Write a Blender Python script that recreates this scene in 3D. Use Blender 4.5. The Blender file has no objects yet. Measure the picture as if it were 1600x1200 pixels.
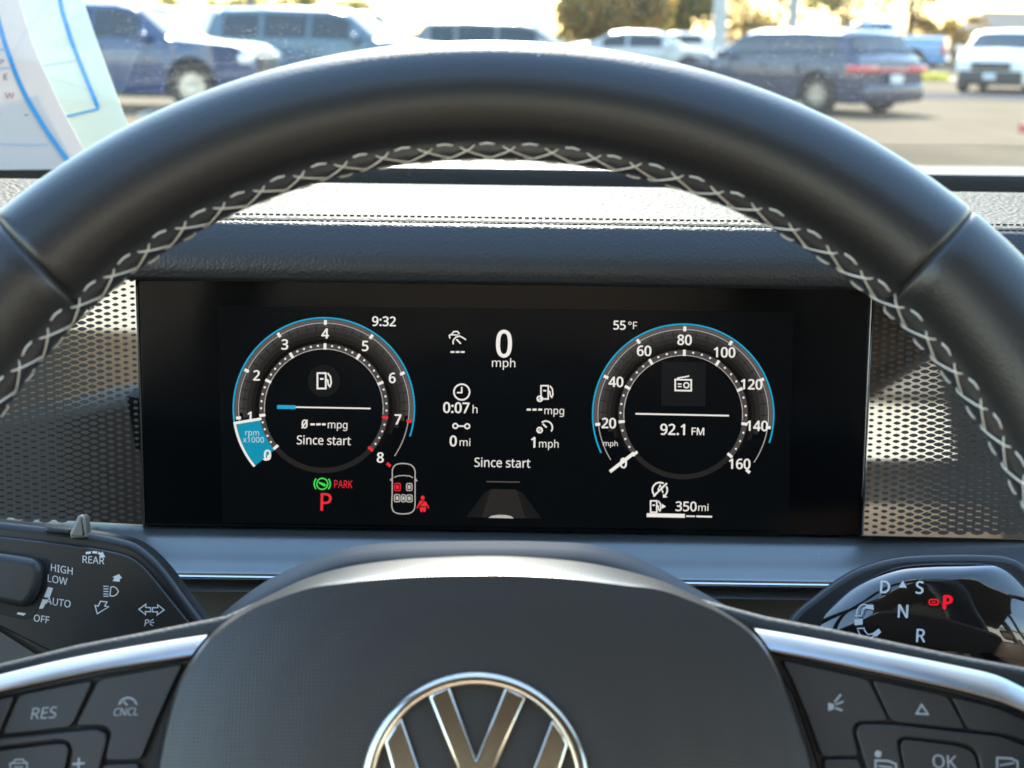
import bpy, bmesh, math, random
from mathutils import Vector, Matrix

random.seed(7)
sc = bpy.context.scene
COL = sc.collection
rad = math.radians
sin, cos, pi = math.sin, math.cos, math.pi

# ------------------------------------------------------------------ camera
CAM = Vector((0.0, 0.0, 1.35))
FPX = 2250.0                       # focal length in pixels of the 1600 px wide photograph
PITCH, ROLL = rad(13.74), rad(0.8)
FWD = Vector((0, cos(PITCH), -sin(PITCH)))
_r0 = Vector((1, 0, 0)); _u0 = _r0.cross(FWD)
RGT = cos(ROLL) * _r0 + sin(ROLL) * _u0
UPV = -sin(ROLL) * _r0 + cos(ROLL) * _u0
cd = bpy.data.cameras.new('camera')
cd.sensor_width = 36.0
cd.lens = 36.0 * FPX / 1600.0
cd.clip_start = 0.02; cd.clip_end = 3000
cd.dof.use_dof = True
cd.dof.focus_distance = 0.54
cd.dof.aperture_fstop = 17.0
cam = bpy.data.objects.new('camera', cd); COL.objects.link(cam)
m = Matrix((RGT, UPV, -FWD)).transposed().to_4x4(); m.translation = CAM
cam.matrix_world = m
sc.camera = cam

# ------------------------------------------------------------------ sky, sun, exposure
SUN_EL, SUN_AZ = rad(36.0), rad(-2.0)       # straight ahead of the car, a touch to the left
w = bpy.data.worlds.new('World'); sc.world = w; w.use_nodes = True
nt = w.node_tree; nt.nodes.clear()
sky = nt.nodes.new('ShaderNodeTexSky'); sky.sky_type = 'NISHITA'; sky.sun_disc = False
sky.sun_elevation = SUN_EL; sky.sun_rotation = SUN_AZ
sky.air_density = 1.8; sky.dust_density = 0.4; sky.ozone_density = 4.0
bg = nt.nodes.new('ShaderNodeBackground'); bg.inputs['Strength'].default_value = 0.15
wo = nt.nodes.new('ShaderNodeOutputWorld')
nt.links.new(sky.outputs[0], bg.inputs[0]); nt.links.new(bg.outputs[0], wo.inputs[0])
sd = bpy.data.lights.new('sun', 'SUN'); sd.energy = 3.0; sd.angle = rad(0.5); sd.color = (1, 0.91, 0.77)
sun = bpy.data.objects.new('sun', sd); COL.objects.link(sun)
tosun = Vector((sin(SUN_AZ) * cos(SUN_EL), cos(SUN_AZ) * cos(SUN_EL), sin(SUN_EL)))
sun.rotation_euler = tosun.to_track_quat('Z', 'Y').to_euler()
sun.location = (0, 20, 12)
sc.view_settings.view_transform = 'Standard'; sc.view_settings.look = 'None'
sc.view_settings.gamma = 1.0
EV = 2.45
sc.view_settings.exposure = EV
GAIN = 2.0 ** EV
sc.render.engine = 'CYCLES'
sc.cycles.use_denoising = True
sc.cycles.max_bounces = 8; sc.cycles.transparent_max_bounces = 12
sc.cycles.caustics_reflective = False; sc.cycles.caustics_refractive = False
sc.cycles.sample_clamp_indirect = 6.0

# ------------------------------------------------------------------ materials
MATS = {}
def mat(name, col=(.5, .5, .5), rough=.5, metal=0., spec=.5, coat=0., coat_rough=.05, emit=None, estr=1.,
        bump=None, var=None, dust=None, trans=0.):
    """bump = (kind, scale, strength, distance); var = (scale, amount) breaks the base colour up a little"""
    if name in MATS: return MATS[name]
    M = bpy.data.materials.new(name); M.use_nodes = True
    n = M.node_tree.nodes; L = M.node_tree.links
    b = n['Principled BSDF']
    b.inputs['Base Color'].default_value = (*col, 1); b.inputs['Roughness'].default_value = rough
    b.inputs['Metallic'].default_value = metal; b.inputs['Specular IOR Level'].default_value = spec
    b.inputs['Coat Weight'].default_value = coat; b.inputs['Coat Roughness'].default_value = coat_rough
    if trans: b.inputs['Transmission Weight'].default_value = trans
    if emit:
        b.inputs['Emission Color'].default_value = (*emit, 1); b.inputs['Emission Strength'].default_value = estr
    tc = n.new('ShaderNodeTexCoord')
    if var:
        nz = n.new('ShaderNodeTexNoise'); nz.inputs['Scale'].default_value = var[0]; nz.inputs['Detail'].default_value = 6
        L.new(tc.outputs['Object'], nz.inputs['Vector'])
        mr = n.new('ShaderNodeMapRange'); mr.inputs[1].default_value = .3; mr.inputs[2].default_value = .7
        mr.inputs[3].default_value = 1 - var[1]; mr.inputs[4].default_value = 1 + var[1]
        L.new(nz.outputs[0], mr.inputs[0])
        mx = n.new('ShaderNodeMix'); mx.data_type = 'RGBA'; mx.blend_type = 'MULTIPLY'; mx.inputs[0].default_value = 1
        mx.inputs[6].default_value = (*col, 1); L.new(mr.outputs[0], mx.inputs[7])
        L.new(mx.outputs[2], b.inputs['Base Color'])
        r2 = n.new('ShaderNodeMapRange'); r2.inputs[1].default_value = .3; r2.inputs[2].default_value = .7
        r2.inputs[3].default_value = max(0, rough - .08 * var[1] * 4); r2.inputs[4].default_value = min(1, rough + .08 * var[1] * 4)
        L.new(nz.outputs[0], r2.inputs[0]); L.new(r2.outputs[0], b.inputs['Roughness'])
    if dust:      # sparse specks of dust lying on the surface
        dv = n.new('ShaderNodeTexVoronoi'); dv.inputs['Scale'].default_value = dust[0]
        L.new(tc.outputs['Object'], dv.inputs['Vector'])
        d1 = n.new('ShaderNodeMath'); d1.operation = 'LESS_THAN'; d1.inputs[1].default_value = dust[1]; L.new(dv.outputs['Distance'], d1.inputs[0])
        d2 = n.new('ShaderNodeMath'); d2.operation = 'GREATER_THAN'; d2.inputs[1].default_value = dust[2]; L.new(dv.outputs['Color'], d2.inputs[0])
        d3 = n.new('ShaderNodeMath'); d3.operation = 'MULTIPLY'; L.new(d1.outputs[0], d3.inputs[0]); L.new(d2.outputs[0], d3.inputs[1])
        dm = n.new('ShaderNodeMix'); dm.data_type = 'RGBA'; dm.inputs[6].default_value = (*col, 1); dm.inputs[7].default_value = (.42, .40, .37, 1)
        if b.inputs['Base Color'].is_linked: L.new(b.inputs['Base Color'].links[0].from_socket, dm.inputs[6])
        L.new(d3.outputs[0], dm.inputs[0]); L.new(dm.outputs[2], b.inputs['Base Color'])
    if bump:
        kind, s, st, dist = bump
        bp = n.new('ShaderNodeBump'); bp.inputs['Strength'].default_value = st; bp.inputs['Distance'].default_value = dist
        if kind == 'leather':
            v = n.new('ShaderNodeTexVoronoi'); v.feature = 'SMOOTH_F1'; v.inputs['Scale'].default_value = s
            wn = n.new('ShaderNodeTexNoise'); wn.inputs['Scale'].default_value = s * .6
            ad = n.new('ShaderNodeMixRGB'); ad.blend_type = 'ADD'; ad.inputs[0].default_value = .7 / s
            L.new(tc.outputs['Object'], wn.inputs['Vector']); L.new(tc.outputs['Object'], ad.inputs[1]); L.new(wn.outputs['Color'], ad.inputs[2])
            L.new(ad.outputs[0], v.inputs['Vector']); L.new(v.outputs['Distance'], bp.inputs['Height'])
            bp.invert = True
        elif kind == 'dots':
            v = n.new('ShaderNodeTexVoronoi'); v.inputs['Scale'].default_value = s; v.inputs['Randomness'].default_value = .0
            L.new(tc.outputs['Object'], v.inputs['Vector']); L.new(v.outputs['Distance'], bp.inputs['Height'])
        else:
            nz2 = n.new('ShaderNodeTexNoise'); nz2.inputs['Scale'].default_value = s; nz2.inputs['Detail'].default_value = 4
            L.new(tc.outputs['Object'], nz2.inputs['Vector']); L.new(nz2.outputs[0], bp.inputs['Height'])
        L.new(bp.outputs[0], b.inputs['Normal'])
    MATS[name] = M
    return M

def emi(name, col, s=1.0):
    """light given off by the screen: s = picture brightness (1 = white at this exposure)"""
    return mat(name, (0, 0, 0), .4, spec=.0, emit=col, estr=s / GAIN)

LEATHER = mat('rim_leather', (.012, .0118, .0115), .36, spec=.75, bump=('leather', 1300, .20, .0003), dust=(70, .028, .55))
LEATHER2 = mat('grip_leather', (.012, .0118, .0115), .39, spec=.75, bump=('leather', 1300, .20, .0003))
THREAD = mat('thread', (.84, .79, .70), .75, bump=('noise', 2500, .5, .0004))
DARKTHREAD = mat('dark_thread', (.02, .02, .02), .7)
PAD = mat('hub_plastic', (.037, .036, .0345), .29, spec=.5, bump=('dots', 1000, .26, .0003), dust=(65, .03, .45))
PLASTIC = mat('dark_plastic', (.034, .034, .034), .45, bump=('noise', 900, .12, .0005), var=(30, .1))
BUTTON = mat('button_plastic', (.032, .032, .033), .40, bump=('noise', 1500, .06, .0003), var=(40, .08), dust=(90, .035, .55))
GAP = mat('gap_black', (.006, .006, .006), .6)
SILVER = mat('satin_silver', (.54, .54, .55), .33, metal=1., var=(40, .04))
TRIMSILVER = mat('brushed_trim', (.29, .30, .30), .38, metal=.9, bump=('noise', 700, .05, .0004), var=(12, .05), dust=(60, .03, .45))
CHROME = mat('chrome', (.82, .81, .79), .06, metal=1.)
DECOR = mat('gloss_decor', (.006, .006, .007), .05, spec=.8, coat=1., coat_rough=.02)
DECOR.node_tree.nodes['Principled BSDF'].inputs['Coat IOR'].default_value = 2.8
PIANO = mat('piano_black', (.006, .006, .007), .06, spec=.6, coat=1., coat_rough=.02)
SATINBLACK = mat('satin_black', (.022, .022, .022), .33, spec=.5, bump=('noise', 1200, .08, .0003), var=(40, .12))
PRINT = mat('white_print', (.72, .72, .72), .5)
PRINTGREY = mat('grey_print', (.42, .44, .46), .5)
DASHLEATHER = mat('dash_leather', (.022, .022, .022), .42, spec=.5, bump=('leather', 850, .35, .0006))
DASHTOP = mat('dash_top_leather', (.028, .027, .025), .665, spec=.135, bump=('leather', 480, .8, .0016))
DASHPLAIN = mat('dash_plastic', (.016, .016, .016), .5, bump=('leather', 500, .3, .0008), var=(18, .1))
LEDGE = mat('cowl_ledge', (.04, .04, .038), .7, bump=('noise', 300, .2, .001), var=(20, .2))
PANELBLACK = mat('panel_black', (.003, .0035, .004), .14, spec=.12)
DOTGREY = mat('dot_matte', (.014, .016, .018), .5)
LCD = mat('lcd', (.0008, .0009, .001), .35, spec=.02, emit=(.6, .8, 1.0), estr=.004 / GAIN)

# ------------------------------------------------------------------ basic helpers
def ray(x, y):
    return (FWD + RGT * ((x - 800.0) / FPX) - UPV * ((y - 600.0) / FPX)).normalized()

class Frame:
    def __init__(s, o, ex, ey, ez):
        s.o = Vector(o); s.ex = Vector(ex).normalized(); s.ey = Vector(ey).normalized(); s.ez = Vector(ez).normalized()
        s.M = Matrix((s.ex, s.ey, s.ez)).transposed().to_4x4(); s.M.translation = s.o
    def px(s, x, y, w=0.0):
        d = ray(x, y); o = s.o + s.ez * w
        t = (o - CAM).dot(s.ez) / d.dot(s.ez)
        q = CAM + d * t - s.o
        return (q.dot(s.ex), q.dot(s.ey), w)
    def scale(s, w=0.0):
        a = s.px(800, 640, w); b = s.px(801, 640, w)
        return math.hypot(a[0] - b[0], a[1] - b[1])

def facing(o, up_tilt, yaw=0.0):
    """frame at o whose z axis points back to the driver, tilted up by up_tilt and turned by yaw"""
    ez = Vector((sin(yaw) * cos(up_tilt), -cos(yaw) * cos(up_tilt), sin(up_tilt)))
    ex = Vector((0, 0, 1)).cross(ez).normalized()
    return Frame(o, ex, ez.cross(ex), ez)

def empty(name, M, label=None, cat=None, group=None):
    o = bpy.data.objects.new(name, None); COL.objects.link(o)
    o.empty_display_size = .05
    o.matrix_world = M if isinstance(M, Matrix) else Matrix.Translation(M)
    tag(o, label, cat, group)
    return o

def tag(o, label=None, cat=None, group=None, kind=None):
    if label: o['label'] = label
    if cat: o['category'] = cat
    if group: o['group'] = group
    if kind: o['kind'] = kind
    return o

def mesh(name, V, F, mt, parent=None, smooth=None, kind=None, label=None):
    me = bpy.data.meshes.new(name); me.from_pydata([tuple(v) for v in V], [], F); me.update()
    bm = bmesh.new(); bm.from_mesh(me); bmesh.ops.recalc_face_normals(bm, faces=bm.faces) if smooth != 'keep' else None
    bm.to_mesh(me); bm.free()
    for m_ in (mt if isinstance(mt, (list, tuple)) else [mt]): me.materials.append(m_)
    if smooth and smooth != 'keep':
        me.shade_smooth(); me.set_sharp_from_angle(angle=rad(smooth))
    o = bpy.data.objects.new(name, me); COL.objects.link(o)
    if parent is not None: o.parent = parent
    if kind: o['kind'] = kind
    if label: o['label'] = label
    return o

def link(name, me, parent, loc=None, M=None):
    o = bpy.data.objects.new(name, me); COL.objects.link(o); o.parent = parent
    if loc is not None: o.location = loc
    if M is not None: o.matrix_local = M
    return o

def offset_poly(P, d):
    """inward offset of a closed 2d polygon"""
    n = len(P); A = sum(P[i][0] * P[(i + 1) % n][1] - P[(i + 1) % n][0] * P[i][1] for i in range(n))
    s = 1 if A > 0 else -1; out = []
    for i in range(n):
        a, b, c = Vector(P[i - 1][:2]), Vector(P[i][:2]), Vector(P[(i + 1) % n][:2])
        e1 = (b - a); e2 = (c - b)
        if e1.length < 1e-9 or e2.length < 1e-9: out.append((b.x, b.y)); continue
        e1.normalize(); e2.normalize()
        n1 = Vector((-e1.y, e1.x)) * s; n2 = Vector((-e2.y, e2.x)) * s
        q = n1 + n2
        k = max(.35, (q.length_squared) / 2)
        q = q / k
        out.append((b.x + q.x * d, b.y + q.y * d))
    return out

def round_poly(P, r, seg=4):
    """round the corners; r is one radius or one per corner"""
    n = len(P); out = []
    for i in range(n):
        a, b, c = Vector(P[i - 1]), Vector(P[i]), Vector(P[(i + 1) % n])
        ri = r[i] if isinstance(r, (list, tuple)) else r
        l1, l2 = (a - b).length, (c - b).length
        k = min(ri, l1 * .45, l2 * .45)
        if k < 1e-6: out.append((b.x, b.y)); continue
        p, q = b + (a - b) / l1 * k, b + (c - b) / l2 * k
        for j in range(seg + 1):
            t = j / seg
            v = p * (1 - t) ** 2 + b * 2 * t * (1 - t) + q * t ** 2
            out.append((v.x, v.y))
    return out

def plate(name, fr, poly, wt, thick, mt, parent, bev=.0006, segs=2, px=True, smooth=50, bevy=None, label=None):
    """a solid slab: outline traced on the plane wt of frame fr, rounded front edge, real thickness"""
    P = [fr.px(x, y, wt)[:2] for x, y in poly] if px else [p[:2] for p in poly]
    n = len(P); V = []; F = []
    bevy = bevy or bev
    rings = []
    for k in range(segs + 1):
        a = pi / 2 * k / segs
        rings.append((bev * (1 - sin(a)), wt - bevy * (1 - cos(a))))
    rings.append((0, wt - thick))
    for d, wz in rings:
        V += [(x, y, wz) for x, y in offset_poly(P, d)]
    for k in range(len(rings) - 1):
        for i in range(n):
            j = (i + 1) % n
            F.append((k * n + i, k * n + j, (k + 1) * n + j, (k + 1) * n + i))
    F.append(tuple(range(n))); F.append(tuple(range((len(rings) - 1) * n, len(rings) * n)))
    o = mesh(name, V, F, mt, parent, smooth=smooth, label=label)
    o.data.polygons[len(F) - 2].use_smooth = False
    return o

# --- flat print: strokes, discs and letters drawn on a real surface
_glyph = {}
import os
try:      # the sans face that ships with Blender itself
    FONT = bpy.data.fonts.load(os.path.join(bpy.utils.system_resource('DATAFILES'), 'fonts', 'NotoSansHebrew-Regular.woff2'))
except Exception:
    FONT = None
def glyphs(s, bold=0.0):
    key = (s, bold)
    if key not in _glyph:
        c = bpy.data.curves.new('t', 'FONT'); c.body = s; c.size = 1; c.font = FONT or c.font;  c.resolution_u = 4; c.fill_mode = 'FRONT'
        o = bpy.data.objects.new('t', c); COL.objects.link(o)
        dg = bpy.context.evaluated_depsgraph_get(); me = bpy.data.meshes.new_from_object(o.evaluated_get(dg))
        _glyph[key] = ([(v.co.x, v.co.y) for v in me.vertices], [tuple(p.vertices) for p in me.polygons])
        bpy.data.objects.remove(o); bpy.data.curves.remove(c); bpy.data.meshes.remove(me)
    return _glyph[key]
_H = glyphs('H')[0]; CAPH = max(v[1] for v in _H) - min(v[1] for v in _H)

class Sketch:
    def __init__(s, fr, w, rot=0.0):
        s.fr = fr; s.w = w; s.rot = rot; s.V = []; s.F = []; s.k = 0
    def add(s, pts, faces):
        b = len(s.V); z = s.w + s.k * 1.5e-5; s.k += 1
        s.V += [s.fr.px(x, y, z) for x, y in pts]; s.F += [tuple(i + b for i in f) for f in faces]
    def poly(s, pts): s.add(pts, [tuple(range(len(pts)))]); return s
    def stroke(s, pts, wd, closed=False):
        P = [Vector(p) for p in pts]; n = len(P); L = []; R = []
        for i in range(n):
            a = P[i - 1] if (i > 0 or closed) else P[i]; c = P[(i + 1) % n] if (i < n - 1 or closed) else P[i]
            t1 = (P[i] - a); t2 = (c - P[i])
            t1 = t1.normalized() if t1.length > 0 else t2.normalized(); t2 = t2.normalized() if t2.length > 0 else t1
            t = (t1 + t2); t = t.normalized() if t.length > 1e-6 else t1
            nn = Vector((-t.y, t.x)); k = 1 / max(.5, nn.dot(Vector((-t1.y, t1.x))))
            L.append(P[i] + nn * wd / 2 * k); R.append(P[i] - nn * wd / 2 * k)
        pts = L + R; f = [(i, i + 1, n + i + 1, n + i) for i in range(n - 1)]
        if closed: f.append((n - 1, 0, n, 2 * n - 1))
        s.add([tuple(p) for p in pts], f); return s
    def disc(s, c, r, n=28): return s.poly([(c[0] + r * cos(2 * pi * i / n), c[1] + r * sin(2 * pi * i / n)) for i in range(n)])
    def arc(s, c, r0, r1, a0, a1, n=48):
        """ring sector, angles in degrees counter-clockwise from the right"""
        pts = []
        for r in (r0, r1):
            for i in range(n + 1):
                a = rad(a0 + (a1 - a0) * i / n - s.rot); pts.append((c[0] + r * cos(a), c[1] - r * sin(a)))
        s.add(pts, [(i, i + 1, n + 2 + i, n + 1 + i) for i in range(n)]); return s
    def text(s, t, c, cap, rot=0.0, shear=0.0, bold=0.0, wid=1.0, anchor='c'):
        V, F = glyphs(t)
        x0, x1 = min(v[0] for v in V), max(v[0] for v in V)
        k = cap / CAPH; cr, sr = cos(rad(rot)), sin(rad(rot))
        xm = {'c': (x0 + x1) / 2, 'l': x0, 'r': x1}[anchor]; pts = []
        for vx, vy in V:
            X = (vx - xm) * k * wid; Y = (vy - CAPH / 2) * k; X += Y * shear
            pts.append((c[0] + X * cr + Y * sr, c[1] + X * sr - Y * cr))
        b = bold * k * .9
        for dx, dy in (((0, 0), (b, 0), (-b, 0), (0, b * .7), (0, -b * .7)) if b > 0 else ((0, 0),)):
            s.add([(x + dx, y + dy) for x, y in pts], F)
        return s
    def build(s, name, mt, parent, label=None):
        return mesh(name, s.V, s.F, mt, parent, smooth='keep', label=label)

def tube(name, pts, r, mt, parent, n=6, r_end=None, smooth=60):
    V = []; F = []; N = len(pts); pts = [Vector(p) for p in pts]
    for i, p in enumerate(pts):
        t = (pts[min(i + 1, N - 1)] - pts[max(i - 1, 0)]).normalized()
        a = Vector((0, 0, 1)) if abs(t.z) < .9 else Vector((1, 0, 0))
        u = t.cross(a).normalized(); v = t.cross(u)
        rr = r[i] if isinstance(r, (list, tuple)) else r
        for j in range(n):
            q = 2 * pi * j / n; V.append(p + u * rr * cos(q) + v * rr * sin(q))
    for i in range(N - 1):
        for j in range(n):
            k = (j + 1) % n; F.append((i * n + j, i * n + k, (i + 1) * n + k, (i + 1) * n + j))
    F.append(tuple(range(n))); F.append(tuple(range((N - 1) * n, N * n)))
    return mesh(name, V, F, mt, parent, smooth=smooth)

def box_vf(x0, x1, y0, y1, z0, z1):
    V = [(x, y, z) for z in (z0, z1) for y in (y0, y1) for x in (x0, x1)]
    return V, [(0, 1, 3, 2), (4, 5, 7, 6), (0, 1, 5, 4), (2, 3, 7, 6), (0, 2, 6, 4), (1, 3, 7, 5)]

def box(name, b, mt, parent, bev=0.0, segs=2):
    V, F = box_vf(*b)
    me = bpy.data.meshes.new(name); bm = bmesh.new()
    vs = [bm.verts.new(v) for v in V]
    for f in F: bm.faces.new([vs[i] for i in f])
    bmesh.ops.recalc_face_normals(bm, faces=bm.faces)
    if bev: bmesh.ops.bevel(bm, geom=bm.edges[:], offset=bev, segments=segs, profile=.5, affect='EDGES')
    bm.to_mesh(me); bm.free(); me.materials.append(mt)
    if bev: me.shade_smooth(); me.set_sharp_from_angle(angle=rad(60))
    o = bpy.data.objects.new(name, me); COL.objects.link(o); o.parent = parent
    return o

def extrude_x(name, prof, x0, x1, mt, parent, nx=12, smooth=35, bow=0.0, closed=True, org=Vector((0, 0, 0))):
    """profile in (Y, Z) relative to the camera, swept along X; bow pulls the ends towards the driver"""
    V = []; n = len(prof); F = []
    for i in range(nx + 1):
        x = x0 + (x1 - x0) * i / nx; xx = (x - .12) / .8
        for yv, zv in prof: V.append((x - org.x, yv + CAM.y - bow * xx * xx - org.y, zv + CAM.z - org.z))
    for i in range(nx):
        for j in range(n if closed else n - 1):
            k = (j + 1) % n; F.append((i * n + j, i * n + k, (i + 1) * n + k, (i + 1) * n + j))
    if closed: F.append(tuple(range(n))); F.append(tuple(range(nx * n, nx * n + n)))
    return mesh(name, V, F, mt, parent, smooth=smooth)

def smooth_pts(P, n=6):
    """Catmull-Rom through the points"""
    out = []
    for i in range(len(P) - 1):
        p0, p1, p2, p3 = [Vector(P[max(0, min(len(P) - 1, i + k))]) for k in (-1, 0, 1, 2)]
        for j in range(n):
            t = j / n
            out.append(tuple(.5 * ((2 * p1) + (p2 - p0) * t + (2 * p0 - 5 * p1 + 4 * p2 - p3) * t * t + (3 * p1 - p0 - 3 * p2 + p3) * t ** 3)))
    out.append(tuple(P[-1])); return out

def smooth_closed(P, n=5):
    out = []; N = len(P)
    for i in range(N):
        p0, p1, p2, p3 = [Vector(P[(i + k) % N]) for k in (-1, 0, 1, 2)]
        for j in range(n):
            t = j / n
            out.append(tuple(.5 * ((2 * p1) + (p2 - p0) * t + (2 * p0 - 5 * p1 + 4 * p2 - p3) * t * t + (3 * p1 - p0 - 3 * p2 + p3) * t ** 3)))
    return out


# ================================================================== OUTDOORS: the car park
def ground_mat():
    M = bpy.data.materials.new('concrete_lot'); M.use_nodes = True; n = M.node_tree.nodes; L = M.node_tree.links
    b = n['Principled BSDF']; b.inputs['Roughness'].default_value = .9; b.inputs['Specular IOR Level'].default_value = .08
    tc = n.new('ShaderNodeTexCoord')
    n1 = n.new('ShaderNodeTexNoise'); n1.inputs['Scale'].default_value = .35; n1.inputs['Detail'].default_value = 7
    n2 = n.new('ShaderNodeTexNoise'); n2.inputs['Scale'].default_value = 9; n2.inputs['Detail'].default_value = 8
    br = n.new('ShaderNodeTexBrick'); br.offset = 0; br.inputs['Scale'].default_value = .22; br.inputs['Mortar Size'].default_value = .004
    br.inputs['Color1'].default_value = (1, 1, 1, 1); br.inputs['Color2'].default_value = (.93, .93, .92, 1); br.inputs['Mortar'].default_value = (.45, .43, .4, 1)
    for q in (n1, n2, br): L.new(tc.outputs['Object'], q.inputs['Vector'])
    cr = n.new('ShaderNodeValToRGB'); cr.color_ramp.elements[0].position = .3; cr.color_ramp.elements[1].position = .72
    cr.color_ramp.elements[0].color = (.100, .072, .040, 1); cr.color_ramp.elements[1].color = (.165, .120, .070, 1)
    ad = n.new('ShaderNodeMath'); ad.operation = 'MULTIPLY_ADD'; ad.inputs[1].default_value = .35; L.new(n2.outputs[0], ad.inputs[0])
    sc_ = n.new('ShaderNodeMath'); sc_.operation = 'MULTIPLY'; sc_.inputs[1].default_value = .65
    L.new(n1.outputs[0], sc_.inputs[0]); L.new(sc_.outputs[0], ad.inputs[2]); L.new(ad.outputs[0], cr.inputs[0])
    mx = n.new('ShaderNodeMix'); mx.data_type = 'RGBA'; mx.blend_type = 'MULTIPLY'; mx.inputs[0].default_value = 1
    L.new(cr.outputs[0], mx.inputs[6]); L.new(br.outputs[0], mx.inputs[7]); L.new(mx.outputs[2], b.inputs['Base Color'])
    bp = n.new('ShaderNodeBump'); bp.inputs['Strength'].default_value = .3; bp.inputs['Distance'].default_value = .01
    L.new(n2.outputs[0], bp.inputs['Height']); L.new(bp.outputs[0], b.inputs['Normal'])
    return M

g = mesh('ground', [(-900, -300, 0), (900, -300, 0), (900, 1500, 0), (-900, 1500, 0)], [(0, 1, 2, 3)], ground_mat()); g['kind'] = 'structure'
ASPHALT = mat('asphalt_strip', (.055, .055, .058), .9, spec=.05, bump=('noise', 40, .4, .01), var=(3, .2))
def strip(name, x0, x1, y0, y1, z, mt):
    o = mesh(name, [(x0, y0, z), (x1, y0, z), (x1, y1, z), (x0, y1, z)], [(0, 1, 2, 3)], mt); o['kind'] = 'structure'; return o
strip('asphalt_lane', -60, 80, 33.0, 37.0, .004, ASPHALT)
strip('asphalt_lane', -60, 80, 12.2, 13.6, .004, ASPHALT)
LINEW = mat('line_paint', (.72, .71, .66), .7, var=(8, .2))
for i in range(5):
    o = strip('parking_line', -17 + i * 2.75, -16.88 + i * 2.75, 23.0, 28.3, .008, LINEW)
REDP = mat('red_paint', (.42, .06, .05), .7, var=(8, .2))
o = mesh('fire_lane_kerb', *[[(v[0] + 7.5, v[1] + 21.5, v[2]) for v in box_vf(0, 7, 0, .3, 0, .13)[0]], box_vf(0, 1, 0, 1, 0, 1)[1]], REDP)
tag(o, 'red painted kerb on the pale concrete of the car park', 'kerb')

def at(px, d):
    """point on the ground seen in the direction of column px, d metres ahead"""
    r = ray(px, 50); return Vector((r.x / r.y * d, d, 0))

TYRE = mat('tyre_rubber', (.012, .012, .012), .8)
RIM = mat('alloy_rim', (.45, .45, .46), .3, metal=1.)
AGLASS = mat('car_glass', (.015, .022, .026), .04, spec=.7)
REDL = mat('tail_light', (.55, .02, .03), .12, spec=.6, coat=1.)
CLEARL = mat('head_light', (.75, .77, .78), .1, spec=.6, coat=1.)
BLACKTRIM = mat('black_trim', (.02, .02, .02), .5)
PLATEM = mat('number_plate', (.62, .66, .70), .4)
def paint(name, c): return mat(name, c, .32, metal=0., spec=.4, coat=.7, coat_rough=.04, var=(3, .04))

def lathe_y(prof, n=28):
    V = []; F = []; k = len(prof)
    for i in range(n):
        a = 2 * pi * i / n
        for r, y in prof: V.append((r * cos(a), y, r * sin(a)))
    for i in range(n):
        j = (i + 1) % n
        for q in range(k - 1): F.append((i * k + q, j * k + q, j * k + q + 1, i * k + q + 1))
    return V, F

_wheel = {}
def add_wheel(root, x, y, r, side):
    if r not in _wheel:
        V, F = lathe_y([(r * .62, -.10), (r * .93, -.115), (r, -.07), (r, .07), (r * .93, .115), (r * .62, .10)])
        t = mesh('tyre', V, F, TYRE, None, smooth=50); tm = t.data; bpy.data.objects.remove(t)
        V, F = lathe_y([(0.0001, .06), (r * .15, .07), (r * .17, .03), (r * .56, .03), (r * .64, .09), (r * .64, -.09)])
        for i in range(10):
            a = 2 * pi * i / 10; b = len(V); c, s_ = cos(a), sin(a); h = .025
            for rr in (r * .13, r * .6):
                for q in (-h, h):
                    for yy in (.04, .085): V.append((rr * c - q * s_, yy, rr * s_ + q * c))
            F += [tuple(b + k for k in f) for f in ((0, 1, 3, 2), (4, 5, 7, 6), (0, 1, 5, 4), (2, 3, 7, 6), (1, 3, 7, 5))]
        t = mesh('rim', V, F, RIM, None, smooth=40); rm = t.data; bpy.data.objects.remove(t)
        _wheel[r] = (tm, rm)
    tm, rm = _wheel[r]
    wt = link('wheel', tm, root, (x, y, r)); wt.rotation_euler = (0, 0, 0 if side > 0 else pi)
    link('rim', rm, wt)

def interp(tab, x):
    if x <= tab[0][0]: return tab[0][1]
    for (a, b), (c, d) in zip(tab, tab[1:]):
        if x <= c: return b + (d - b) * (x - a) / (c - a)
    return tab[-1][1]

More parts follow.
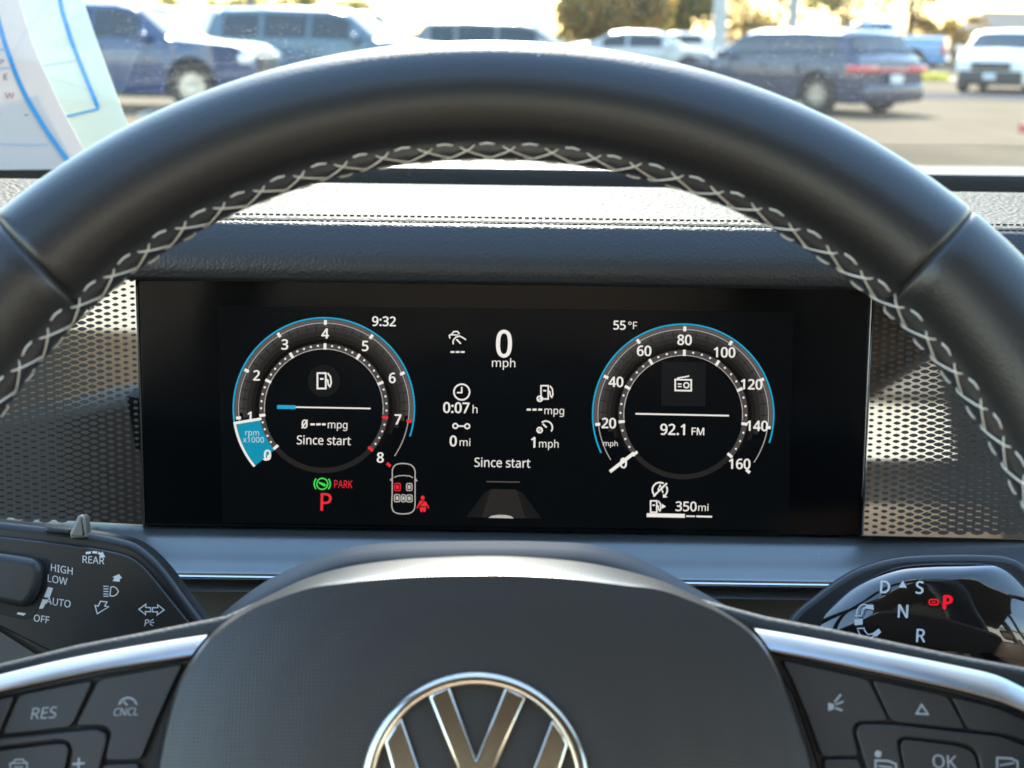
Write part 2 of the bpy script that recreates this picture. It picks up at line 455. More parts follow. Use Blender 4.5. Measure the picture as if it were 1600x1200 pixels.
KINDS = {
 # top profile from the rear (x negative) to the nose, window ranges along x, windscreen and rear screen ranges
 'suv': dict(L=4.55, W=1.88, H=1.60, belt=1.0, sill=.24, r=.36, wx=(-1.38, 1.38),
   top=[(-2.27, .80), (-2.24, 1.02), (-2.12, 1.12), (-1.86, 1.50), (-1.72, 1.575), (-.9, 1.60), (.2, 1.585), (.5, 1.53), (1.12, 1.10), (1.25, 1.06), (2.0, .96), (2.2, .86), (2.27, .70)],
   win=[(-1.70, -1.18), (-1.10, -.28), (-.20, .62)], ws=(.55, 1.10), rs=(-2.10, -1.86)),
 'bigsuv': dict(L=5.05, W=1.98, H=1.78, belt=1.12, sill=.28, r=.39, wx=(-1.5, 1.5),
   top=[(-2.52, .85), (-2.50, 1.10), (-2.38, 1.25), (-2.22, 1.66), (-2.08, 1.75), (-1.2, 1.78), (.2, 1.76), (.5, 1.70), (1.10, 1.24), (1.22, 1.19), (2.25, 1.10), (2.46, .98), (2.52, .75)],
   win=[(-2.0, -1.25), (-1.15, -.25), (-.17, .62)], ws=(.55, 1.08), rs=(-2.37, -2.22)),
 'sedan': dict(L=4.8, W=1.85, H=1.46, belt=.93, sill=.22, r=.34, wx=(-1.42, 1.42),
   top=[(-2.4, .72), (-2.36, .98), (-1.9, 1.06), (-1.6, 1.10), (-.95, 1.40), (-.5, 1.46), (.3, 1.44), (.55, 1.39), (1.15, 1.02), (1.3, .98), (2.15, .84), (2.36, .74), (2.4, .6)],
   win=[(-1.15, -.45), (-.37, .60)], ws=(.58, 1.13), rs=(-1.55, -.97)),
 'van': dict(L=5.4, W=2.0, H=2.15, belt=1.25, sill=.3, r=.36, wx=(-1.6, 1.75),
   top=[(-2.7, 1.3), (-2.68, 2.05), (-2.5, 2.14), (-.5, 2.16), (1.1, 2.13), (1.35, 2.05), (1.95, 1.32), (2.05, 1.26), (2.5, 1.08), (2.66, .95), (2.7, .7)],
   win=[(.45, 1.35)], ws=(1.4, 1.93), rs=(-2.69, -2.68)),
 'pickup': dict(L=5.8, W=2.03, H=1.98, belt=1.25, sill=.38, r=.42, wx=(-1.75, 1.85),
   top=[(-2.9, 1.0), (-2.88, 1.36), (-2.6, 1.40), (-.95, 1.40), (-.86, 1.88), (-.6, 1.97), (.5, 1.97), (.78, 1.90), (1.35, 1.38), (1.5, 1.33), (2.65, 1.24), (2.84, 1.12), (2.9, .8)],
   win=[(-.70, .08), (.16, .88)], ws=(.82, 1.33), rs=(-.93, -.87)),
}

def make_car(kind, pm, name, label, cat, loc, yaw, group=None, plate_at=0, dark_bumper=False):
    K = KINDS[kind]; L, W = K['L'], K['W']; belt = K['belt']; hw = W / 2
    root = empty(name, Matrix.Translation(loc) @ Matrix.Rotation(yaw, 4, 'Z'), label, cat, group)
    ra = K['r'] + .06
    def section(x):
        top = interp(K['top'], x); nf = 1 - .13 * (abs(x) / (L / 2)) ** 7
        b = min(belt, top - .05)
        zs = K['sill']
        for wx in K['wx']:
            if abs(x - wx) < ra: zs = max(zs, K['r'] + math.sqrt(ra * ra - (x - wx) ** 2))
        k = max(0, (top - belt) / (K['H'] - belt)); rf = .99 - .20 * min(1, k)
        re_ = max(b + .02, top - .07)
        mid = max(.62, zs + .05) if zs + .05 < b - .05 else b - .04
        return [(hw * .95 * nf, zs), (hw * nf, min(mid, b - .03)), (hw * .985 * nf, b), (hw * rf * nf, re_), (hw * rf * .82 * nf, top - .012), (0, top + .015)], top, b
    xs = [x for x, _ in K['top']]
    N = 64; st = sorted(set([round(-L / 2 + L * i / N, 3) for i in range(N + 1)] + xs))
    V = []; F = []; k = 11
    for x in st:
        S, _, _ = section(x)
        V += [(x, y, z) for y, z in S] + [(x, -y, z) for y, z in S[-2::-1]]
    n = len(st)
    for i in range(n - 1):
        for j in range(k - 1):
            F.append((i * k + j, i * k + j + 1, (i + 1) * k + j + 1, (i + 1) * k + j))
        F.append((i * k + k - 1, i * k, (i + 1) * k, (i + 1) * k + k - 1))
    F.append(tuple(range(k))); F.append(tuple(range((n - 1) * k, n * k)))
    body = mesh('body', V, F, pm, root, smooth=32)
    # glass, each pane a piece of the same surface standing 6 mm proud
    for a, b_ in K['win']:
        for sd_ in (1, -1):
            V = []; q = 10
            for i in range(q + 1):
                x = a + (b_ - a) * i / q; S, top, b = section(x)
                p, r_ = Vector(S[2]), Vector(S[3])
                for t in (.10, .5, .88):
                    v = p + (r_ - p) * t; V.append((x, sd_ * (v[0] + .012), v[1]))
            F = [(i * 3 + j, i * 3 + j + 1, i * 3 + j + 4, i * 3 + j + 3) for i in range(q) for j in (0, 1)]
            mesh('side_window', V, F, AGLASS, root, smooth=30)
    for nm, (a, b_) in (('windscreen', K['ws']), ('rear_window', K['rs'])):
        V = []; q = 6; xs_ = [a + (b_ - a) * i / q for i in range(q + 1)]
        sgn = 1 if nm == 'windscreen' else -1
        for x in xs_:
            S, top, b = section(x)
            hwid = S[3][0] * .93
            for t in (-1, -.8, -.4, 0, .4, .8, 1):
                V.append((x + sgn * .015, t * hwid, top - .012 - .04 * abs(t) ** 6 + .02))
        F = [(i * 7 + j, i * 7 + j + 1, i * 7 + j + 8, i * 7 + j + 7) for i in range(q) for j in range(6)]
        mesh(nm, V, F, AGLASS, root, smooth=30)
    gaps = [(p_[1] + q_[0]) / 2 for p_, q_ in zip(K['win'], K['win'][1:])] + [K['win'][-1][1] + .12, max(K['win'][0][0] + .05, K['wx'][0] + ra + .05)]
    for x in gaps:
        for sd_ in (1, -1):
            V = []
            for xx in (x - .009, x + .009):
                S, top, b = section(xx); q = [Vector(S[0]), Vector(S[1]), Vector(S[2])]
                V += [(xx, sd_ * (v[0] + .004), v[1]) for v in (q[0], q[1], q[2])]
            mesh('door_seam', V, [(0, 1, 4, 3), (1, 2, 5, 4)], BLACKTRIM, root, smooth='keep')
    for p_ in K['win'][-2:]:
        for sd_ in (1, -1):
            xh = p_[0] + .14; S, top, b = section(xh)
            box('door_handle', (xh - .10, xh + .10, sd_ * S[2][0] - .015, sd_ * S[2][0] + .03, b - .13, b - .09), pm, root, .008)
    for wx in K['wx']:
        for sd_ in (1, -1): add_wheel(root, wx, sd_ * (hw - .13), K['r'], sd_)
    # underside and wheel wells
    box('underbody', (-L / 2 + .25, L / 2 - .25, -hw * .80, hw * .80, .2, belt * .8), BLACKTRIM, root)
    # lights, bumpers, plate, mirrors
    xr, xf = -L / 2, L / 2
    zl = belt - .16 if kind != 'pickup' else 1.0
    for sd_ in (1, -1):
        if kind in ('pickup', 'van'):
            box('tail_light', (xr - .02, xr + .10, sd_ * hw * .86 - .09, sd_ * hw * .86 + .09, zl - .30, zl + .22), REDL, root, .02)
        else:
            box('tail_light', (xr - .03, xr + .30, sd_ * hw * .70 - .26, sd_ * hw * .70 + .24, zl - .05, zl + .09), REDL, root, .03)
        box('head_light', (xf - .36, xf - .03, sd_ * hw * .70 - .22, sd_ * hw * .70 + .19, interp(K['top'], xf - .12) - .24, interp(K['top'], xf - .12) - .07), CLEARL, root, .03)
        mi = box('mirror', (K['ws'][1] - .38, K['ws'][1] - .24, sd_ * (hw + .14) - .11, sd_ * (hw + .14) + .11, belt + .0, belt + .15), pm, root, .04)
        box('reflector', (xr - .04, xr + .02, sd_ * hw * .6 - .14, sd_ * hw * .6 + .14, .42, .48), REDL, root, .01)
    if kind not in ('pickup', 'van'): box('light_bar', (xr - .025, xr + .02, -hw * .42, hw * .42, zl - .03, zl + .04), REDL, root, .01)
    bmt = BLACKTRIM if dark_bumper else pm
    box('rear_bumper', (xr - .10, xr + .22, -hw * .84, hw * .84, K['sill'] + .02, .58), bmt, root, .06, 3)
    box('front_bumper', (xf - .30, xf + .07, -hw * .84, hw * .84, K['sill'] - .02, .56), BLACKTRIM if kind == 'suv' or dark_bumper else pm, root, .06, 3)
    box('grille', (xf - .25, xf + .035, -hw * .52, hw * .52, .58, interp(K['top'], xf - .1) - .10), BLACKTRIM, root, .03)
    box('number_plate', (xr - .115, xr - .09, -.155, .155, .60, .76), PLATEM, root)
    box('number_plate', (xf + .07, xf + .09, -.155, .155, .36, .50), PLATEM, root)
    return root

DBLUE = paint('paint_dark_blue', (.006, .022, .065))
MBLUE = paint('paint_blue', (.007, .040, .125))
TEALB = paint('paint_grey_blue', (.06, .12, .17))
LBLUE = paint('paint_light_blue', (.10, .24, .46))
WHITEP = paint('paint_white', (.78, .77, .74))
GREYP = paint('paint_grey', (.16, .16, .16))
REDPNT = paint('paint_red', (.35, .03, .03))
PARKED = 'cars parked outside the windscreen'
dsuv = make_car('suv', DBLUE, 'parked_car', 'dark blue hatchback car seen from behind with red tail lights and light bar', 'car', at(1243, 28.0), rad(127), PARKED)
dsuv.scale = (1.03, 1.03, .93)
make_car('bigsuv', MBLUE, 'parked_car', 'bright blue car standing side on beside the paper sheet', 'car', at(196, 25.5), rad(-8), PARKED)
make_car('bigsuv', TEALB, 'parked_car', 'grey blue car with sunlit bonnet behind the top of the steering wheel', 'car', at(520, 30), rad(-10), PARKED)
make_car('suv', GREYP, 'parked_car', 'grey car with glaring sunlit roof behind the wheel rim', 'car', at(800, 33), rad(-6), PARKED)
make_car('suv', WHITEP, 'parked_car', 'white car facing the driver with dark bumper and grille', 'car', at(1578, 39), rad(-118), PARKED, dark_bumper=True)
make_car('pickup', LBLUE, 'pickup_truck', 'light blue pickup truck with a tall red tail light', 'pickup', at(1366, 60), rad(158), PARKED)
make_car('van', WHITEP, 'parked_van', 'white van with long roof beyond the bright blue car', 'van', at(215, 58), rad(4), PARKED)
make_car('van', paint('paint_cream', (.62, .58, .50)), 'parked_van', 'cream van with its roof beside the brown lamp post', 'van', at(352, 62), rad(2), PARKED)
make_car('van', paint('paint_sand', (.50, .44, .36)), 'parked_van', 'sand coloured van behind the grey blue car', 'van', at(548, 66), rad(5), PARKED)
make_car('sedan', paint('paint_silver', (.40, .41, .42)), 'parked_car', 'silver saloon car in front of the orange trees', 'car', at(1010, 44), rad(-14), PARKED)
make_car('sedan', WHITEP, 'parked_car', 'white saloon car far behind the silver saloon', 'car', at(1075, 64), rad(-5), PARKED)
make_car('bigsuv', REDPNT, 'parked_car', 'red car beyond the roof of the dark blue hatchback', 'car', at(1245, 70), rad(178), PARKED)

# lamp posts
def lamp_post(px, d, r, colr, label, h=8.0):
    p = at(px, d); root = empty('lamp_post', p, label, 'lamp post', 'lamp posts in the car park')
    mt = mat('pole_' + label.split()[0], colr, .55, var=(6, .15))
    V, F = [], []
    prof = [(r * 2.2, 0), (r * 2.2, .7), (r * 1.9, .75), (r * 1.05, .76), (r * .75, h)]
    k = len(prof); nn = 16
    for i in range(nn):
        a = 2 * pi * i / nn
        for rr, z in prof: V.append((rr * cos(a), rr * sin(a), z))
    for i in range(nn):
        j = (i + 1) % nn
        for q in range(k - 1): F.append((i * k + q, j * k + q, j * k + q + 1, i * k + q + 1))
    mesh('pole', V, F, mt, root, smooth=40)
    box('arm', (-.05, 1.4, -.05, .05, h - .12, h - .02), mt, root, .01)
    box('lamp_head', (.9, 1.6, -.17, .17, h - .16, h - .03), mt, root, .03)
lamp_post(392, 33, .10, (.16, .13, .10), 'brown square lamp post beside the cream van')
lamp_post(1124, 40, .19, (.42, .43, .43), 'pale thick lamp post in front of the orange trees')
lamp_post(1238, 48, .17, (.30, .31, .32), 'grey lamp post rising behind the dark blue hatchback')
lamp_post(1214, 75, .08, (.12, .12, .12), 'thin black lamp post beside the grey one')

# yellow kerb stones
YEL = mat('yellow_paint', (.70, .55, .04), .6, var=(5, .15))
for a, b_ in ((1419, 1463), (1466, 1489), (1360, 1416)):
    p, q = at(a, 47), at(b_, 47)
    o = box('kerb_stone', (p.x, q.x, 47, 47.4, 0, .26), YEL, None, .03)
    tag(o, {1419: 'long yellow kerb stone between the dark blue hatchback and the white car', 1466: 'short yellow kerb stone next to the front wheel of the white car', 1360: 'yellow kerb stone hidden behind the dark blue hatchback'}[a], 'kerb', 'yellow kerb stones')
strip('grass_verge', -40, 60, 47.6, 52, .02, mat('dry_verge', (.30, .26, .15), .9, bump=('noise', 12, .6, .05), var=(2, .3)))

# trees
def leaf_mat(name, c1, c2, c3):
    M = bpy.data.materials.new(name); M.use_nodes = True; n = M.node_tree.nodes; L = M.node_tree.links
    b = n['Principled BSDF']; b.inputs['Roughness'].default_value = .55
    gi = n.new('ShaderNodeNewGeometry'); cr = n.new('ShaderNodeValToRGB')
    cr.color_ramp.elements[0].color = (*c1, 1); cr.color_ramp.elements[1].color = (*c3, 1)
    e = cr.color_ramp.elements.new(.5); e.color = (*c2, 1)
    L.new(gi.outputs['Random Per Island'], cr.inputs[0]); L.new(cr.outputs[0], b.inputs['Base Color'])
    tr = n.new('ShaderNodeBsdfTranslucent'); L.new(cr.outputs[0], tr.inputs[0])
    ms = n.new('ShaderNodeMixShader'); ms.inputs[0].default_value = .6
    L.new(b.outputs[0], ms.inputs[1]); L.new(tr.outputs[0], ms.inputs[2]); L.new(ms.outputs[0], n['Material Output'].inputs[0])
    return M
BARK = mat('bark', (.09, .065, .045), .9, bump=('noise', 20, .8, .03), var=(5, .3))
ORANGE = leaf_mat('autumn_leaf', (.18, .18, .04), (.34, .24, .05), (.42, .20, .04))
OLIVE = leaf_mat('olive_leaf', (.12, .14, .03), (.22, .20, .05), (.34, .25, .05))
GREEN = leaf_mat('green_leaf', (.05, .08, .03), (.09, .12, .04), (.17, .17, .05))
YELLOWL = leaf_mat('yellow_leaf', (.30, .22, .03), (.45, .28, .04), (.40, .18, .03))

def tree(name, px, d, h, crown_r, crown_z0, lm, label, nleaf=2600, leaf=.16, trunk_r=.16, cat='tree'):
    p = at(px, d); root = empty(name, p, label, cat, 'trees and shrubs round the car park')
    rng = random.Random(int(px * 7 + d))
    pts = [(0, 0, 0), (.05 * h * .1, 0, crown_z0 * .6 + .2), (.02, .05, crown_z0 + .3 * (h - crown_z0)), (.1, 0, h * .86)]
    tk = tube('trunk', smooth_pts(pts, 5), [trunk_r * (1 - .8 * i / 15) for i in range(16)], BARK, root, n=9)
    cl = []
    for i in range(16):
        a = rng.uniform(0, 2 * pi); u = rng.random() ** .6; z = crown_z0 + (h - crown_z0) * rng.random()
        kz = 1 - abs((z - (crown_z0 + h) / 2) / ((h - crown_z0) / 2)) ** 2.2
        rr = crown_r * (.35 + .65 * max(.15, kz)) * u
        c = Vector((rr * cos(a), rr * sin(a), z)); cl.append((c, crown_r * rng.uniform(.28, .5)))
    for c, r_ in cl[:7]:
        s0 = Vector((0.03, 0, crown_z0 + .12 * (h - crown_z0))); tube('branch', [s0, (s0 + c) / 2 + Vector((0, 0, .2)), c], [trunk_r * .4, trunk_r * .25, trunk_r * .08], BARK, tk, n=6)
    V = []; F = []
    for i in range(nleaf):
        c, r_ = cl[i % len(cl)]
        v = Vector((rng.gauss(0, 1), rng.gauss(0, 1), rng.gauss(0, .8))); v = v.normalized() * r_ * (rng.random() ** .45)
        q = c + v; u = Vector((rng.gauss(0, 1), rng.gauss(0, 1), rng.gauss(0, 1))).normalized(); t = u.orthogonal().normalized()
        s_ = leaf * rng.uniform(.6, 1.3); b = len(V)
        V += [q - u * s_, q + t * s_ * .5, q + u * s_, q - t * s_ * .5]; F.append((b, b + 1, b + 2, b + 3))
    mesh('crown', V, F, lm, root, smooth='keep')
tree('autumn_tree', 960, 62, 7.0, 2.9, 1.4, ORANGE, 'orange and olive tree behind the silver saloon', 6000, .24)
tree('autumn_tree', 1062, 74, 8.0, 3.6, 1.3, OLIVE, 'olive tree turning yellow beside the pale lamp post', 6000, .26)
tree('autumn_tree', 1165, 90, 6.0, 3.0, .6, ORANGE, 'low orange tree between the two grey posts', 2600, .2)
tree('park_tree', 1420, 76, 9.5, 4.6, 4.0, GREEN, 'dark green tree with bare trunk above the pickup', 9000, .26, .2)
tree('park_tree', 1318, 84, 5.0, 3.0, .5, OLIVE, 'dull green bush behind the pickup cab', 2200, .2)
for i, (px, d, h, lm) in enumerate(((1442, 76, 2.3, YELLOWL), (1475, 78, 2.5, ORANGE), (1505, 77, 2.4, YELLOWL))):
    tree('shrub', px, d, h, 1.25, .1, lm, ['yellow shrub next to the red tail light of the pickup', 'orange shrub between two yellow shrubs', 'yellow shrub beside the white car'][i], 1500, .12, .05, 'shrub')
for i, (px, d, h) in enumerate(((165, 130, 4.0), (255, 135, 3.6), (372, 140, 4.4), (470, 140, 4.0), (540, 150, 4.4))):
    tree('far_tree', px, d, h, 3.2, .3, OLIVE, ['far hazy tree above the near edge of the white van', 'far tree above the middle of the white van', 'far tree behind the brown lamp post', 'far tree between the cream van and the sand van', 'far tree above the sand van'][i], 1200, .3, .15)
# house beyond the shrubs
hp = at(1592, 200)
HOUSE = empty('house', hp, 'low house with a wide dark roof beyond the white car', 'house')
WALLM = mat('house_wall', (.34, .28, .22), .8, var=(2, .15)); ROOFM = mat('house_roof', (.075, .068, .066), .8, bump=('noise', 4, .5, .05), var=(1, .2))
box('wall', (-6.5, 9, -5, 5, 0, 2.7), WALLM, HOUSE)
mesh('roof', [(-7.2, -5.6, 2.6), (9.6, -5.6, 2.6), (9.6, 5.6, 2.6), (-7.2, 5.6, 2.6), (-5, 0, 4.9), (3.2, 0, 4.9)], [(0, 1, 5, 4), (1, 2, 5), (2, 3, 4, 5), (3, 0, 4), (0, 1, 2, 3)], ROOFM, HOUSE)
for x in (-4.5, -1.5, 4): box('window', (x, x + 1.2, -5.06, -4.95, 1.0, 2.2), AGLASS, HOUSE)
box('door', (1.5, 2.5, -5.05, -4.95, 0, 2.1), BLACKTRIM, HOUSE)
box('gable', (3, 6.2, -7.2, -4.9, 0, 2.55), WALLM, HOUSE)
mesh('porch_roof', [(2.6, -7.6, 2.5), (6.6, -7.6, 2.5), (4.6, -7.6, 3.9), (2.6, -3, 2.5), (6.6, -3, 2.5), (4.6, -3, 3.9)], [(0, 1, 2), (3, 4, 5), (0, 2, 5, 3), (1, 2, 5, 4), (0, 1, 4, 3)], mat('porch_roof', (.30, .24, .17), .8, var=(2, .15)), HOUSE)

# unseen sand walls added behind the car to give the gloss panels bright reflections
BO = Vector((0, -17, 0))
refl_bldg = empty('reflection_building', BO, 'long sand coloured wall added behind the car for its reflections', 'building')
STUC = mat('sand_stucco', (.60, .585, .52), .85, bump=('noise', 20, .3, .01), var=(.8, .08))
box('wall', (-2, 38, -6, 0, 0, 5.6), STUC, refl_bldg); box('parapet', (-2.2, 38.2, -6.2, .15, 5.6, 6.1), mat('parapet', (.22, .2, .18), .8), refl_bldg); box('low_reflection_wall', (-38, -2, -.4, 0, 0, 1.55), STUC, refl_bldg)
for i in range(4):
    box('window', (3 + i * 8, 6 + i * 8, -.05, .04, .9, 3.2), AGLASS, refl_bldg)

# ================================================================== THE CAR'S OWN CABIN
def PZ(y, Y):
    """height below the eye of the point seen at row y of the photograph, Y metres ahead"""
    r = ray(800, y); return r.z / r.y * Y
def PP(y, Y): return (Y, PZ(y, Y))

HEADL = mat('headliner_cloth', (.30, .265, .235), .9, bump=('noise', 600, .3, .001), var=(4, .06))
DOORM = mat('door_plastic', (.02, .02, .02), .55, var=(8, .1))
SEATM = mat('grey_leather', (.16, .118, .088), .5, bump=('leather', 300, .3, .001), var=(6, .1))
cab = empty('car_cabin', (0.38, -.4, 0), 'inside of the car round the driver with headliner, doors and seats', 'car cabin')
CO = Vector((0.38, -.4, 0))
def cbox(name, b, mt, bev=.02):
    return box(name, (b[0] - CO.x, b[1] - CO.x, b[2] - CO.y, b[3] - CO.y, b[4] + CAM.z, b[5] + CAM.z), mt, cab, bev)
def cbar(name, a, b, r, mt):
    return tube(name, [Vector(a) + Vector((0, 0, CAM.z)) - CO, Vector(b) + Vector((0, 0, CAM.z)) - CO], r, mt, cab, n=10)
XL, XR = -.50, 1.22
cbox('headliner', (XL + .10, XR - .10, -2.3, -.11, .46, .52), HEADL)
for x, s_ in ((XL, 1), (XR, -1)):
    cbox('door', (x - .04, x + .04, -2.2, 1.0, -.95, -.24), DOORM)
    cbar('front_pillar', (x, 1.02, -.22), (x + s_ * .12, -.12, .49), .045, DOORM)
    cbar('middle_pillar', (x, -.62, -.26), (x + s_ * .10, -.62, .49), .055, HEADL)
    cbar('rear_pillar', (x, -1.22, -.26), (x + s_ * .10, -1.18, .49), .11, HEADL)
    cbar('roof_rail', (x + s_ * .10, -.10, .49), (x + s_ * .10, -2.3, .49), .05, HEADL)
cbox('floor', (XL, XR, -2.3, 1.0, -1.08, -1.0), DOORM)
cbox('tailgate', (XL, XR, -2.36, -2.25, -1.0, -.10), DOORM)
cbar('tailgate_frame', (XL + .1, -2.28, .49), (XR - .1, -2.28, .49), .05, HEADL)
for x, zs in ((0.0, 0), (.76, -.16)):
    cbox('seat_cushion', (x - .25, x + .25, -.62, -.12, -.72, -.52), SEATM, .06)
    cbox('seat_back', (x - .25, x + .25, -.82, -.64, -.62, .02 + zs), SEATM, .07)
    cbox('headrest', (x - .13, x + .13, -.84, -.72, .06 + zs, .26 + zs), SEATM, .05)
cbox('rear_seat', (XL + .1, XR - .1, -1.75, -1.5, -.7, -.12), SEATM, .08)
cbox('bonnet', (XL, XR, 1.15, 2.2, -.42, -.22), paint('bonnet_paint', (.20, .21, .22)), .08)
cbox('bulkhead', (XL, XR, 1.0, 1.14, -1.0, -.20), DOORM)
for wx in (1.75, -1.2):
    for x, s_ in ((XL + .02, -1), (XR - .02, 1)):
        wt = link('road_wheel', _wheel[.36][0], cab, (x - CO.x, wx - CO.y, .36)); wt.rotation_euler = (0, 0, pi / 2 * -s_)
        link('rim', _wheel[.36][1], wt)

# ---- windscreen
def screen_glass():
    M = bpy.data.materials.new('windscreen_glass'); M.use_nodes = True; n = M.node_tree.nodes; L = M.node_tree.links; n.clear()
    out = n.new('ShaderNodeOutputMaterial'); tr = n.new('ShaderNodeBsdfTransparent'); tr.inputs[0].default_value = (.90, .945, .93, 1)
    gl = n.new('ShaderNodeBsdfGlossy'); gl.inputs['Roughness'].default_value = .02
    lw = n.new('ShaderNodeLayerWeight'); lw.inputs[0].default_value = .5
    pw = n.new('ShaderNodeMath'); pw.operation = 'POWER'; pw.inputs[1].default_value = 5; L.new(lw.outputs['Facing'], pw.inputs[0])
    fr = n.new('ShaderNodeMath'); fr.operation = 'MULTIPLY_ADD'; fr.inputs[1].default_value = .9; fr.inputs[2].default_value = .045; L.new(pw.outputs[0], fr.inputs[0])
    mx = n.new('ShaderNodeMixShader'); L.new(fr.outputs[0], mx.inputs[0]); L.new(tr.outputs[0], mx.inputs[1]); L.new(gl.outputs[0], mx.inputs[2])
    # dust film and dried drops
    tl = n.new('ShaderNodeBsdfTranslucent'); tl.inputs[0].default_value = (.9, .9, .86, 1)
    df = n.new('ShaderNodeBsdfDiffuse'); df.inputs[0].default_value = (.8, .8, .76, 1)
    dm = n.new('ShaderNodeMixShader'); dm.inputs[0].default_value = .3; L.new(tl.outputs[0], dm.inputs[1]); L.new(df.outputs[0], dm.inputs[2])
    tc = n.new('ShaderNodeTexCoord')
    n1 = n.new('ShaderNodeTexNoise'); n1.inputs['Scale'].default_value = 9; n1.inputs['Detail'].default_value = 5
    v1 = n.new('ShaderNodeTexVoronoi'); v1.inputs['Scale'].default_value = 190; v1.inputs['Randomness'].default_value = 1
    v2 = n.new('ShaderNodeTexVoronoi'); v2.inputs['Scale'].default_value = 420
    gx = n.new('ShaderNodeSeparateXYZ')
    for q in (n1, v1, v2): L.new(tc.outputs['Object'], q.inputs['Vector'])
    L.new(tc.outputs['Object'], gx.inputs[0])
    def mathn(op, a, b=None, c=None):
        k = n.new('ShaderNodeMath'); k.operation = op
        for i, q in enumerate((a, b, c)):
            if q is None: continue
            if isinstance(q, (int, float)): k.inputs[i].default_value = q
            else: L.new(q, k.inputs[i])
        return k.outputs[0]
    def ramp(v, a, b, lo, hi):
        k = n.new('ShaderNodeMapRange'); L.new(v, k.inputs[0])
        for i, q in enumerate((a, b, lo, hi)): k.inputs[1 + i].default_value = q
        return k.outputs[0]
    drops = mathn('MULTIPLY', ramp(v1.outputs['Distance'], .12, .20, 1, 0), ramp(v1.outputs['Color'], .45, .55, 0, 1))
    fine = mathn('MULTIPLY', ramp(v2.outputs['Distance'], .2, .3, 1, 0), ramp(v2.outputs['Color'], .55, .6, 0, 1))
    patch = ramp(n1.outputs[0], .42, .62, 0.15, 1)
    side = ramp(gx.outputs[0], .02, .14, .15, 1)
    spots = mathn('MULTIPLY', mathn('MULTIPLY', mathn('MAXIMUM', drops, fine), patch), side)
    film = ramp(n1.outputs[0], .3, .7, .007, .017)
    a = mathn('ADD', film, mathn('MULTIPLY', spots, .5))
    m2 = n.new('ShaderNodeMixShader'); L.new(a, m2.inputs[0]); L.new(mx.outputs[0], m2.inputs[1]); L.new(dm.outputs[0], m2.inputs[2])
    L.new(m2.outputs[0], out.inputs[0])
    return M
WY0, WZ0 = 1.085, -.100; WY1, WZ1 = -.10, .475
WSL = math.atan2(WZ1 - WZ0, WY0 - WY1)
V = []; F = []; nx, ny = 16, 8
for j in range(ny + 1):
    t = j / ny
    for i in range(nx + 1):
        u = i / nx; xa = -.62 + .20 * t; xb = 1.34 - .20 * t; x = xa + (xb - xa) * u
        bw = .10 * (2 * u - 1) ** 2
        V.append((x - .36, WY0 + (WY1 - WY0) * t - bw - WY0, WZ0 + (WZ1 - WZ0) * t - WZ0 + .012 * sin(pi * t)))
for j in range(ny):
    for i in range(nx):
        a = j * (nx + 1) + i; F.append((a, a + 1, a + nx + 2, a + nx + 1))
wsn = empty('windscreen', (.36, WY0, CAM.z + WZ0), 'dusty curved windscreen with dried drops above the dashboard', 'windscreen')
mesh('glass', V, F, screen_glass(), wsn, smooth=60)
# printed dot band along the lower edge
def frit_mat():
    M = bpy.data.materials.new('frit_print'); M.use_nodes = True; n = M.node_tree.nodes; L = M.node_tree.links
    b = n['Principled BSDF']; b.inputs['Base Color'].default_value = (.03, .033, .036, 1); b.inputs['Roughness'].default_value = .5
    tc = n.new('ShaderNodeTexCoord'); v = n.new('ShaderNodeTexVoronoi'); v.inputs['Scale'].default_value = 620; v.inputs['Randomness'].default_value = .0
    L.new(tc.outputs['Object'], v.inputs['Vector'])
    r = n.new('ShaderNodeMapRange'); r.inputs[1].default_value = .36; r.inputs[2].default_value = .42; r.inputs[3].default_value = 1; r.inputs[4].default_value = 0
    L.new(v.outputs['Distance'], r.inputs[0]); L.new(r.outputs[0], b.inputs['Alpha'])
    return M
V = []; F = []
for i in range(nx + 1):
    u = i / nx; x = -.60 + 1.92 * u; bw = .10 * (2 * u - 1) ** 2
    for t in (.020, .052):
        V.append((x - .36, (WY1 - WY0) * t - bw - .003, (WZ1 - WZ0) * t + .012 * sin(pi * t) - .004))
for i in range(nx): F.append((2 * i, 2 * i + 1, 2 * i + 3, 2 * i + 2))
mesh('dotted_border', V, F, frit_mat(), wsn, smooth=60)

# ---- dashboard
DO = Vector((.3, .85, CAM.z - .45))
dash = empty('dashboard', DO, 'black grained dashboard with stitched hood, silver trim band and perforated gloss panels', 'dashboard')
hx0, hx1 = -.60, 1.30
front = smooth_pts([PP(446, .602), PP(444, .580), PP(434, .5765), PP(410, .5770), PP(386, .5800), PP(366, .5838), PP(355, .5866), PP(349, .5895)], 5)
extrude_x('hood_front', front + [(.60, PZ(352, .60)), (.61, PZ(430, .60))], hx0, hx1, DASHLEATHER, dash, nx=24, smooth=50, org=DO)
top_ = smooth_pts([PP(346.5, .590), PP(342, .597), PP(326, .635), PP(306, .680), PP(292, .712), (.735, PZ(292, .712) - .003), (.765, PZ(292, .712) - .018), (.80, -.118)], 5)
extrude_x('hood_top', top_ + [(.78, -.15), (.61, -.12), (.595, PZ(352, .595))], hx0, hx1, DASHTOP, dash, nx=24, smooth=50, org=DO)
